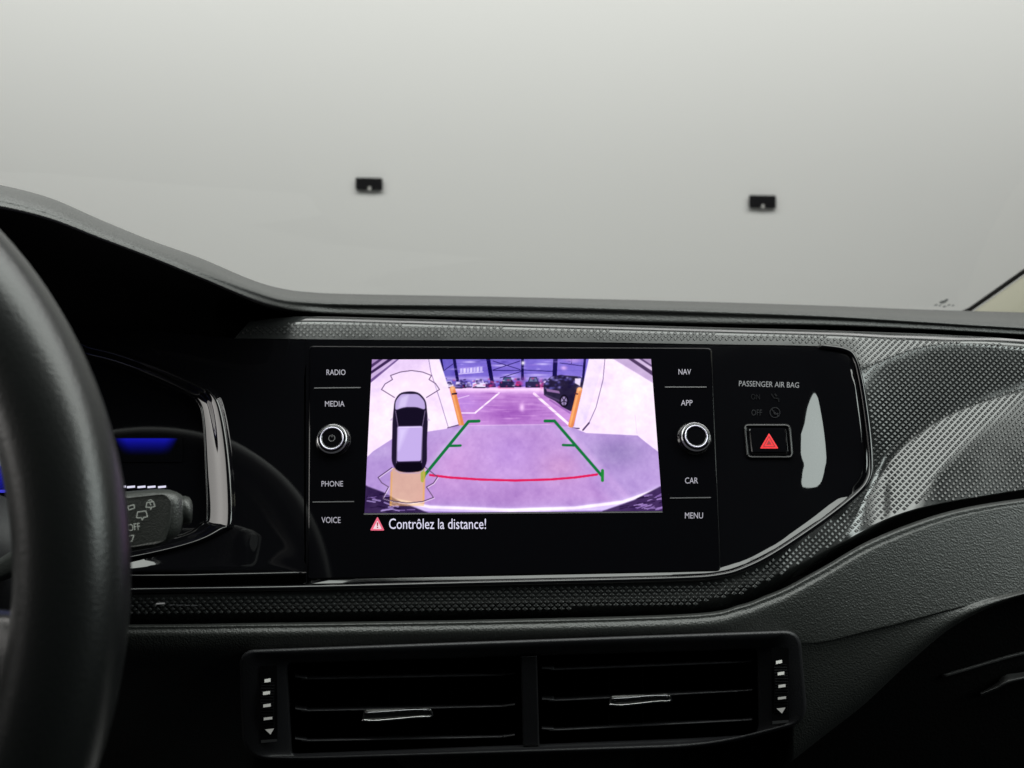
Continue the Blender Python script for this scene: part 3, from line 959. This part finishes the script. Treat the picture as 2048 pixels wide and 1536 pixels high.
# guidance lines
G1 = (26, 122, 68)
put(linecov([(958, 842), (937, 843), (851, 948)], 6), G1)
put(linecov([(898, 892), (921, 891)], 5), G1)
put(linecov([(845, 939), (845, 961)], 7), (88, 160, 40)); put(linecov([(851, 946), (847, 956)], 6), (70, 150, 46))
put(linecov([(1090, 842), (1109, 842), (1204, 952)], 6), G1)
put(linecov([(1126, 890), (1148, 891)], 5), G1)
put(linecov([(1205, 941), (1205, 961)], 6), (38, 142, 62))
put(linecov([(860, 950), (900, 955), (960, 959), (1030, 961), (1100, 959), (1150, 955), (1194, 949)], 4.6), (222, 34, 96))
# sensor fields round the car symbol
put(cover([(783, 936), (850, 936), (848, 1012), (780, 1012)], 1.2), (238, 186, 112), .55)
put(linecov([(783, 945), (781, 1010)], 4, 2), (236, 172, 70), .5); put(linecov([(849, 945), (847, 1005)], 4, 2), (236, 172, 70), .5)
front = [(789, 795), (763, 779), (770, 768), (785, 759), (781, 751), (801, 744), (823, 741), (845, 744), (863, 751), (858, 759), (871, 767), (879, 779), (853, 795)]
put(cover(front), (240, 222, 250), .35)
put(linecov(front, 1.9), (96, 72, 106), .9)
rear = [(784, 935), (756, 955), (764, 966), (777, 974), (765, 996), (789, 1003), (817, 1006), (845, 1003), (867, 995), (853, 974), (867, 966), (875, 954), (850, 934)]
put(linecov([(x+1.5, y+1.5) for x, y in rear], 1.5), (250, 236, 250), .6)
put(linecov(rear, 1.9), (84, 60, 96), .9)
# car symbol seen from above
body = ring([(789, 800), (800, 785), (822, 782), (838, 785), (852, 800), (856, 840), (854, 880), (854, 925), (846, 942), (816, 946), (793, 942), (783, 925), (784, 880), (785, 840)], 10, 3)
put(cover(body), (40, 30, 56))
put(cover(ring([(791, 802), (802, 788), (836, 788), (849, 802), (851, 820), (834, 814), (808, 814), (790, 821)], 6, 3)), (184, 164, 216))
put(cover(ring([(802, 795), (818, 789), (811, 814), (796, 816)], 3, 3), 3), (220, 206, 242), .6)
put(cover(ring([(791, 823), (806, 817), (836, 817), (850, 822), (844, 850), (796, 851)], 4, 3)), (30, 22, 44))
put(cover(ring([(795, 853), (845, 852), (842, 922), (794, 923)], 4, 3)), (190, 168, 226))
put(cover([(797, 856), (816, 856), (806, 880), (797, 900)], 5), (218, 204, 244), .7)
put(linecov([(797, 855), (843, 854)], 1.6), (228, 216, 246), .8)
put(cover(ring([(793, 926), (842, 925), (845, 938), (838, 943), (800, 943), (790, 938)], 4, 3)), (20, 14, 28))
put(linecov([(791, 940), (800, 946), (838, 946), (847, 940)], 2), (186, 160, 190), .8)
put(linecov([(791, 822), (796, 852), (793, 925)], 1.5), (170, 150, 190), .6)
put(linecov([(850, 822), (845, 852), (843, 925)], 1.5), (170, 150, 190), .6)
put(cover([(779, 841), (785, 835), (785, 841)]), (200, 180, 210)); put(cover([(861, 841), (855, 835), (855, 841)]), (200, 180, 210))
GR_ = IMG.mean(-1, keepdims=True)
IMG = IMG*0.93 + GR_*0.07
IMG = np.clip((IMG-150)*1.12+150, 0, 255)
LIN = s2l(IMG)
pv = [on_panel(x, y, GF-0.0004) for x, y in zip(XX.ravel(), YY.ravel())]
M['screen'] = vcol_emit('reversing_camera_picture', 1.06)
disp = mesh('display_picture', pv, grid_faces(NY, NX, flip=True), M['screen'], inf, label='lit reversing camera picture with green and red guide lines')
ca = disp.data.color_attributes.new('picture', 'FLOAT_COLOR', 'POINT')
ca.data.foreach_set('color', np.concatenate([LIN.reshape(-1, 3), np.ones((NX*NY, 1))], 1).astype(np.float32).ravel())
flat('picture_edge', [[(728, 1026.5), (1325, 1022.5), (1325.2, 1025), (727.5, 1029.5)]], M['divider'], disp, GF-0.0004)
TXO = GF-0.0006
M['pinkred'] = mat('lit_pink_warning', (0.02, 0, 0), 0.4, emit=(0.80, 0.13, 0.22), estr=1.0)
M['pinkwhite'] = mat('lit_pale_warning', (0.02, 0.02, 0.02), 0.4, emit=(0.85, 0.62, 0.70), estr=1.0)
tri = flat('warning_triangle', [ring([(755, 1033), (769, 1061), (740, 1061)], 3, 3)], M['pinkred'], inf, TXO)
flat('triangle_field', [ring([(755, 1041), (763.5, 1058), (746, 1058)], 2, 3)], M['pinkwhite'], tri, TXO-0.0002)
flat('exclamation_mark', [[(753.5, 1045), (756.5, 1045), (756, 1052), (754, 1052)], [(753.8, 1053.5), (756.2, 1053.5), (756.2, 1056), (753.8, 1056)]], M['red_dark'], tri, TXO-0.0004)
text('warning_message', 'Contrôlez la distance!', (778, 1037, 972, 1058), M['white_lit'], inf, off=TXO, label='white message reading Contrôlez la distance!')
for s, bx in (('RADIO', (653, 739, 691, 750)), ('MEDIA', (650, 802, 689, 813)), ('PHONE', (643, 962, 686, 973)), ('VOICE', (643, 1034, 681, 1046)),
              ('NAV', (1357, 738, 1382, 749)), ('APP', (1362, 800, 1385, 811)), ('CAR', (1370, 955, 1396, 967)), ('MENU', (1370, 1025, 1406, 1037))):
    text('button_legend', s, bx, M['legend'], inf, off=TXO, label='small white legend reading ' + s)
for (x0, y0, x1, y1) in ((628, 776, 721, 775), (625, 1004, 708, 1003), (1330, 774, 1413, 774), (1340, 996, 1422, 995)):
    flat('divider_line', [[(x0, y0-1), (x1, y1-1), (x1, y1+1), (x0, y0+1)]], M['divider'], inf, TXO)

def axis_frame():
    n = Vector((0, 0, 0))
    a = on_panel(1020, 860); b = on_panel(1030, 860); c = on_panel(1020, 850)
    ex = (b-a).normalized(); n = ex.cross(c-a).normalized(); ey = n.cross(ex)
    return ex, ey, n
EX, EY, EN = axis_frame()                     # EN points towards the cabin

def lathe(name, c, prof_, m_, parent, seg=48, label=None, cap=True):
    rings__ = [[c + (EX*math.cos(2*math.pi*j/seg)+EY*math.sin(2*math.pi*j/seg))*r_ + EN*h for j in range(seg)] for r_, h in prof_]
    return rings_mesh(name, rings__, m_, parent, cap, True, label)

for (x, y, pw) in ((667, 881, True), (1388, 877, False)):
    c = on_panel(x, y, GF)
    k = thing_part = lathe('rotary_knob', c, [(.0106, 0), (.0104, .0008), (.0097, .0012), (.0093, .0018), (.0090, .0040), (.0087, .0050), (.0080, .0055), (.0062, .0054), (.0060, .0051), (.0058, .0050), (.0056, .0050), (.0050, .0050), (.0001, .0050)],
                           M['gloss'], inf, cap=False, label='gloss black rotary knob ' + ('with a power symbol' if pw else 'with a plain centre'))
    lathe('bright_ring', c, [(.0071, .0053), (.0071, .0057), (.0069, .0060), (.0066, .0060), (.0064, .0057), (.0064, .0053)], M['ringglow'] if 'ringglow' in M else M.setdefault('ringglow', mat('glowing_knob_metal', (0.5, 0.5, 0.55), 0.25, 0.5, metal=1.0, emit=(0.22, 0.21, 0.27), estr=1.0)), k, cap=False)  # chrome ring, its shine put in as added glow
    lathe('outer_ring', c, [(.0091, .0035), (.0092, .0043), (.0089, .0051), (.0085, .0053)], M['ringdim'] if 'ringdim' in M else M.setdefault('ringdim', mat('dim_knob_ring', (0.35, 0.35, 0.36), 0.25, 0.5, metal=1.0, emit=(0.03, 0.03, 0.033), estr=1.0)), k, cap=False)  # a weaker glow put into this metal ring too
    if pw:
        pts = []
        cc = c + EN*0.0055
        vs, fs = [], []
        for (a0, a1, r0_, r1_) in ((R(115), R(425), .0016, .0021),):
            for j in range(25):
                a = a0+(a1-a0)*j/24
                d = EX*math.cos(a)+EY*math.sin(a)
                vs += [cc+d*r0_, cc+d*r1_]
            fs += [(2*j, 2*j+1, 2*j+3, 2*j+2) for j in range(24)]
        k0 = len(vs)
        vs += [cc-EX*.00025+EY*.0006, cc+EX*.00025+EY*.0006, cc+EX*.00025+EY*.0024, cc-EX*.00025+EY*.0024]
        fs.append((k0, k0+1, k0+2, k0+3))
        mesh('power_symbol', vs, fs, M['divider'], k, False)

# ------------------------------------------------------------------ hazard switch and airbag lamps
hz = thing('hazard_switch', 'black hazard switch with a lit red triangle on the gloss fascia', 'hazard switch', on_panel(1538, 918, 0.0))
hq = [(1487, 848), (1581, 848), (1587, 917), (1493, 917)]
fr = ring(hq, 11, 5)
fr2 = ring([(1495, 853), (1575, 853), (1581, 911), (1500, 911)], 7, 5)
rs = [[on_panel(x, y, 0.001) for x, y in fr], [on_panel(x, y, -0.0010) for x, y in fr], [on_panel(x, y, -0.0018) for x, y in inset(fr, 2)],
      [on_panel(x, y, -0.0018) for x, y in inset(fr, 3.5)], [on_panel(x, y, -0.0006) for x, y in inset(fr, 5)], [on_panel(x, y, 0.0008) for x, y in inset(fr, 6)]]
rings_mesh('switch_frame', rs, M['gloss'], hz, cap=False)
kb = plate('switch_button', ring([(1496, 855), (1574, 855), (1579, 909), (1502, 909)], 7, 5), M['gloss'], hz, 0.002, -0.0016, 5)
flat('red_triangle', [ring([(1538, 866), (1557, 897), (1520, 897)], 2, 2)], M['red'], kb, -0.0019)
flat('triangle_groove', stroke([(1538, 873), (1550, 893), (1527, 893)], 1.6, True), M['red_dark'], kb, -0.0021)
flat('inner_triangle', [[(1538, 880), (1543, 889), (1533, 889)]], M['red_dark'], kb, -0.0021)
ab = thing('airbag_indicator', 'faint grey indicator lettering and symbols above the hazard switch', 'indicator', on_panel(1538, 838, -0.0002))
text('airbag_legend', 'PASSENGER AIR BAG', (1478, 763, 1598, 774), M['bagtext'], ab, rot=R(1.6), off=-0.0006, label='small white legend reading PASSENGER AIR BAG')
flat('crossed_figure_symbol', stroke([(1550+10*math.cos(q), 825+10*math.sin(q)) for q in np.linspace(0, 6.28, 17)[:-1]], 1.6, True) + stroke([(1543, 818), (1557, 832)], 1.6)
     + stroke([(1547, 822), (1550, 828), (1556, 827)], 2.4), M['faint'], ab, -0.0006)
text('off_symbol', 'OFF', (1503, 819, 1524, 831), M['faint'], ab, off=-0.0006)
M['fainter'] = mat('very_faint_print', (0.003, 0.003, 0.004), 0.5, 0.05)
flat('seated_figure_symbol', stroke([(1543, 788), (1548, 796), (1557, 797), (1558, 803)], 2.2) + stroke([(1550, 788), (1553, 792)], 3), M['fainter'], ab, -0.0006)
text('on_symbol', 'ON', (1502, 788, 1520, 799), M['fainter'], ab, off=-0.0006)

# ------------------------------------------------------------------ centre air vent
av = thing('air_vent', 'wide black centre air vent with two louvred openings', 'air vent', W(1045, 1515, 0.45))
def zv(px, py, off=0.0):
    return 0.4265 + (py-1290)*0.00009 + off
def on_vent(px, py, off=0.0):
    return W(px, py, zv(px, py, off))
vo_ = ring([(478, 1300), (1600, 1260), (1616, 1445), (1420, 1497), (600, 1522), (486, 1518)], [34, 34, 40, 200, 200, 60], 8)
vi_ = ring([(574, 1326), (1514, 1298), (1518, 1468), (1400, 1476), (600, 1507), (584, 1507)], [10, 10, 22, 120, 30, 10], 8)
rs = [[on_vent(x, y, 0.030) for x, y in vo_], [on_vent(x, y, 0.0022) for x, y in vo_], [on_vent(x, y, 0.0006) for x, y in inset(vo_, 3)], [on_vent(x, y, 0.0) for x, y in inset(vo_, 7)]]
face_in = inset(vi_, -5)
rs += [[on_vent(x*.5+x2*.5, y*.5+y2*.5, 0.0030) for (x, y), (x2, y2) in zip(inset(vo_, 7), face_in)],
       [on_vent(x, y, 0.0050) for x, y in face_in], [on_vent(x, y, 0.0060) for x, y in inset(vi_, -2)], [on_vent(x, y, 0.0085) for x, y in vi_], [on_vent(x, y, 0.055) for x, y in inset(vi_, 3)]]
rings_mesh('vent_housing', rs, M['vent'], av, cap=True)
flat('vent_backing', [inset(vi_, 1)], M['vent_dark'], av, 0.050, pl=on_vent)
# divider between the two openings
dv = ring([(1041, 1312), (1074, 1311), (1079, 1492), (1046, 1493)], 3, 3)
plate('vent_divider', dv, M['vent'], av, 0.045, 0.0045, 3, pl=on_vent)
def slat(x0, y0, x1, y1, flare0, flare1):
    pts = np.array([(x0, y0-flare0), (x0+24, y0-1), (x0+44, y0), (x1-48, y1), (x1-26, y1-1), (x1, y1-flare1)], float)
    P = cr(pts, 5)
    V = []
    sec = [(1.5, .0105), (2.2, .0118), (2.0, .016), (-6, .045), (-10, .045), (-3, .016), (-1.5, .0118), (-0.4, .0105)]
    for x, y in P:
        for dy, dz in sec: V.append(on_vent(x, y+dy, dz))
    f_ = grid_faces(len(P), len(sec), True)
    mesh('slat', V, f_, M['slat'], av)
for (ya, yb) in ((1357, 1350), (1421, 1413), (1481, 1474)):
    slat(590, ya, 1030, yb, 4, 4)
for (ya, yb) in ((1338, 1325), (1400, 1383), (1459, 1442)):
    slat(1084, ya, 1504, yb, 2, 3)
for x in list(range(655, 1020, 62)) + list(range(1150, 1500, 68)):
    y0, y1 = 1322, 1490
    V = [on_vent(x+a, y, d) for d in (.047, .028) for y in (y0, y1) for a in (-1.2, 1.2)]
    mesh('vane', V, [(0, 1, 3, 2), (4, 5, 7, 6), (0, 1, 5, 4), (2, 3, 7, 6), (0, 2, 6, 4), (1, 3, 7, 5)], M['vent_dark'], av, False)
for (x0, x1, ya, yb, h) in ((724, 864, 1419, 1415, 22), (1217, 1342, 1391, 1387, 19)):
    tq = ring([(x0+4, ya), (x1-4, yb), (x1, yb+h-4), (x0, ya+h)], 6, 5)
    tb = plate('vent_tab', tq, M['tab'], av, 0.016, 0.0035, 4, pl=on_vent)
    lowq = [(x0+1, ya+h-1), (x0+30, ya+h), (x1-30, yb+h-3), (x1-1, yb+h-5), (x1-3, yb+5)]
    tube('chrome_edge', [on_vent(x, y, 0.0036) for x, y in cr(lowq, 5)], 0.0007, M['chrome'], tb, 8)
    tube('chrome_lip', [on_vent(x, y, 0.0034) for x, y in cr([(x0+6, ya+7), (x0+40, ya+5), (x1-40, yb+5), (x1-5, yb+5)], 4)], 0.0008, M['dim_chrome'], tb, 8)
def wheel(xc, y0, y1, lean, marks, tri_):
    # ribbed thumbwheel standing out of a slot
    wd = 14
    V = []
    n = 44
    for i in range(n+1):
        t = i/n
        y = y0+(y1-y0)*t
        h = 0.0042*math.sin(math.pi*min(1, max(0, t*0.92+0.04)))
        rb = 0.00022*(1 if i % 2 else -1)
        bow = 5*math.sin(math.pi*t)*lean
        for a in (-1, -.92, .92, 1):
            V.append(on_vent(xc+bow+a*wd, y, 0.0030-(h+rb)*(1 if abs(a) < .95 else .55)))
    o = mesh('thumbwheel', V, grid_faces(n+1, 4), M['vent_dark'], av, False)
    slot = [(xc-16, y0-22), (xc+16, y0-22), (xc+18, y1+6), (xc-14, y1+6)]
    def onw(x, y, off):
        t = min(1, max(0, (y-y0)/(y1-y0)))
        h = 0.0042*math.sin(math.pi*min(1, max(0, t*0.92+0.04)))
        return on_vent(x, y, 0.0030-h-0.0009+off)
    for (x, y, w2, h2) in marks:
        flat('scale_mark', [[(x-w2, y-h2+1), (x+w2, y-h2-1), (x+w2, y+h2-1), (x-w2, y+h2+1)]], M['mark'], o, 0, pl=onw)
    x, y = tri_
    flat('scale_arrow', [[(x-9, y-4), (x+9, y-6), (x+2, y+6)]], M['mark'], o, 0, pl=onw)
    flat('wheel_slot', [ring([(xc-17, y0-20), (xc+17, y0-21), (xc+18, y1+2), (xc-16, y1+3)], 3, 2)], M['vent_dark'], av, 0.0014, pl=on_vent)
    flat('slot_lip', [[(xc-15, y1+2), (xc+17, y1), (xc+17, y1+5), (xc-15, y1+8)]], M['dim_lip'], av, 0.0012, pl=on_vent)
M['mark'] = mat('glowing_scale_marks', (0.6, 0.6, 0.57), 0.5, emit=(0.17, 0.17, 0.16), estr=1.0)  # pale print kept bright by a small added glow
M['dim_lip'] = mat('grey_slot_lip', (0.05, 0.05, 0.052), 0.5)
wheel(537, 1352, 1478, -.6, [(535, 1361, 6, 3.4), (533, 1386, 7, 3.2), (534, 1411, 7.5, 3), (536, 1437, 8.5, 2.6)], (539, 1463))
wheel(1560, 1316, 1440, .6, [(1558, 1324, 6, 3.2), (1562, 1347, 6.5, 3), (1564, 1372, 7, 2.8), (1564, 1396, 8, 2.4)], (1562, 1421))

# ------------------------------------------------------------------ glovebox
gb = thing('glovebox', 'dark glovebox lid below the curved lower pad', 'glovebox', W(1900, 1560, 0.50))
gr_ = []
for y, z in ((1120, .468), (1240, .474), (1360, .482), (1480, .496), (1640, .52)):
    gr_.append([(x, y - (x-1800)*0.16, z) for x in (1380, 1560, 1760, 1960, 2260, 2800)])
v, f, _ = loft_px(gr_, 5, 5)
mesh('lid', v, f, M['glove'], gb)
def on_lid(px, py, off=0):
    yy = py + (px-1800)*0.16
    return W(px, py, float(np.interp(yy, [1120, 1240, 1360, 1480, 1640], [.468, .474, .482, .496, .52]))+off)
hp = [(1885, 1352), (1930, 1339), (1980, 1324), (2030, 1310), (2120, 1290)]
tube('handle_edge', [on_lid(x, y, -0.0015) for x, y in cr(hp, 5)], 0.0011, M['glove2'] if 'glove2' in M else M.setdefault('glove2', mat('grey_handle_plastic', (0.03, 0.03, 0.03), 0.4)), gb, 8)
hs = [[(1960, 1385), (1990, 1368), (2010, 1350), (2040, 1345), (2110, 1330)], [(1962, 1388), (1992, 1376), (2012, 1366), (2042, 1358), (2110, 1345)]]
v, f, _ = loft_px([[(x, y, (on_lid(x, y)-CAM).dot(FWD)-.003) for x, y in hs[0]], [(x, y, (on_lid(x, y)-CAM).dot(FWD)-.010) for x, y in hs[1]],
                   [(x, y+4, (on_lid(x, y)-CAM).dot(FWD)-.001) for x, y in hs[1]]], 4, 4)
mesh('handle_grip', v, f, M['glove2'], gb)

# ------------------------------------------------------------------ wiper stalk
st = thing('wiper_stalk', 'black wiper stalk with white wiper symbols reaching from behind the steering wheel', 'stalk', W(200, 1105, 0.40))
SD = 0.395
secs = [(-60, 1170, 16, .010), (40, 1120, 30, .013), (120, 1062, 58, .016), (200, 1049, 62, .016), (260, 1043, 61, .016), (310, 1036, 58, .0155), (336, 1032, 53, .014), (352, 1030, 46, .012), (362, 1028, 38, .009), (366, 1028, 30, .007)]
rs = []
for (x, yc, hh, hd) in secs:
    row = []
    for j in range(28):
        a = 2*math.pi*j/28
        cs, sn = math.cos(a), math.sin(a)
        sx = math.copysign(abs(cs)**0.55, cs); sy = math.copysign(abs(sn)**0.55, sn)
        row.append(W(x + sn*hh*0.04, yc - sy*hh, SD + sx*hd + (x-300)*-0.00004))
    rs.append(row)
rings_mesh('lever_body', rs, M['stalk'], st)
rs = []
for (x, yc, hh, hd) in ((364, 1021, 29, .008), (372, 1021, 29, .008), (379, 1022, 27, .0075), (383, 1023, 22, .006), (385, 1024, 14, .004)):
    rs.append([W(x, yc - math.sin(2*math.pi*j/20)*hh, SD + .004 + math.cos(2*math.pi*j/20)*hd) for j in range(20)])
rings_mesh('end_cap', rs, M['stalk'], st)
def on_stalk(px, py, off=0):
    return W(px, py, SD - .0162 + (px-300)*-0.00004 + off + max(0, px-300)*0.00003)
fp = ring([(200, 999), (330, 985), (345, 1000), (343, 1040), (330, 1084), (315, 1090), (200, 1106)], [2, 14, 12, 20, 12, 8, 2], 6)
plate('face_plate', fp, M['stalk'], st, 0.003, -0.0010, 3, pl=on_stalk)
SO = -0.0016
M['icon'] = mat('grey_white_symbols', (0.42, 0.44, 0.41), 0.5)
text('off_legend', 'OFF', (256, 1047, 280, 1061), M['icon'], st, off=SO, pl=on_stalk, rot=R(-8))
def glass_icon(cx, cy, s, extra):
    p = [(cx-s, cy+s*.5), (cx-s*.8, cy-s*.55), (cx+s*.7, cy-s*.75), (cx+s, cy+s*.3), (cx+s*.25, cy+s*.45), (cx+s*.05, cy+s*.95), (cx-s*.1, cy+s*.5)]
    q = stroke(p, 1.7, True)
    if extra: q += stroke([(cx-s*.5, cy-s), (cx+s*.1, cy-s*1.2), (cx+s*.7, cy-s*.6), (cx+s*.9, cy+s*.2)], 1.5) + stroke([(cx-s*.2, cy-s*.5), (cx+s*.1, cy)], 1.5)
    return q
flat('rear_wiper_symbol', glass_icon(284, 1030, 11, False), M['icon'], st, SO, pl=on_stalk)
flat('rear_wash_symbol', glass_icon(301, 1010, 9, True), M['icon'], st, SO, pl=on_stalk)
flat('spray_symbol', stroke([(256, 1013), (268, 1009), (269, 1016), (258, 1020)], 1.8, True), M['icon'], st, SO, pl=on_stalk)
flat('single_wipe_symbol', stroke([(254, 1086), (264, 1082), (268, 1070), (258, 1072)], 1.8), M['icon'], st, SO, pl=on_stalk)

# ------------------------------------------------------------------ steering wheel
sw = thing('steering_wheel', 'smooth black leather steering wheel rim in front of the cluster', 'steering wheel', camspace(-0.315, -0.28, 0.24))
tl = R(8)
WC = camspace(-0.3155, -0.0766*math.cos(tl), 0.265 - 0.0766*math.sin(tl))
wx, wy = RIGHT, (UP*math.cos(tl)+FWD*math.sin(tl))
wz = wx.cross(wy)                             # towards the driver
TR, RO = 0.0172, 0.1877
V = []
NA, NS = 160, 28
for i in range(NA):
    a = 2*math.pi*i/NA
    rd = wx*math.cos(a)+wy*math.sin(a)
    for j in range(NS):
        b = 2*math.pi*j/NS
        cs, sn = math.cos(b), math.sin(b)
        # slightly flattened section with a thumb bulge
        V.append(WC + rd*(RO-TR*1.02 + TR*1.02*math.copysign(abs(cs)**.92, cs)) + wz*(TR*0.92*sn))
f = []
for i in range(NA):
    for j in range(NS):
        f.append((i*NS+j, ((i+1) % NA)*NS+j, ((i+1) % NA)*NS+(j+1) % NS, i*NS+(j+1) % NS))
mesh('rim', V, f, M['leather'], sw)
def spoke(a_deg, w0, w1):
    a = R(a_deg)
    rd = wx*math.cos(a)+wy*math.sin(a)
    td = -wx*math.sin(a)+wy*math.cos(a)
    rs = []
    for (r_, hw, h, dz) in ((.060, w1, .012, .000), (.10, w1*.9, .011, -.002), (.135, w0, .010, -.003), (.158, w0*1.1, .009, -.002)):
        rs.append([WC+rd*r_+td*(hw*math.copysign(abs(math.cos(q))**.6, math.cos(q)))+wz*(dz+h*math.copysign(abs(math.sin(q))**.6, math.sin(q))) for q in np.linspace(0, 2*math.pi, 25)[:-1]])
    rings_mesh('spoke', rs, M['leather'], sw)
spoke(-8, .020, .03); spoke(188, .020, .03); spoke(-90, .022, .03)
hubr = []
for (r_, h) in ((.074, -.02), (.078, -.005), (.074, .008), (.060, .016), (.030, .020), (.002, .021)):
    hubr.append([WC+(wx*math.cos(q)+wy*math.sin(q)*.9)*r_+wz*h for q in np.linspace(0, 2*math.pi, 49)[:-1]])
rings_mesh('hub_cover', hubr, M['leather'], sw)
tube('steering_column', [WC-wz*.015, WC-wz*.09, WC-wz*.20], [.045, .04, .04], M['vent'], sw, 24)
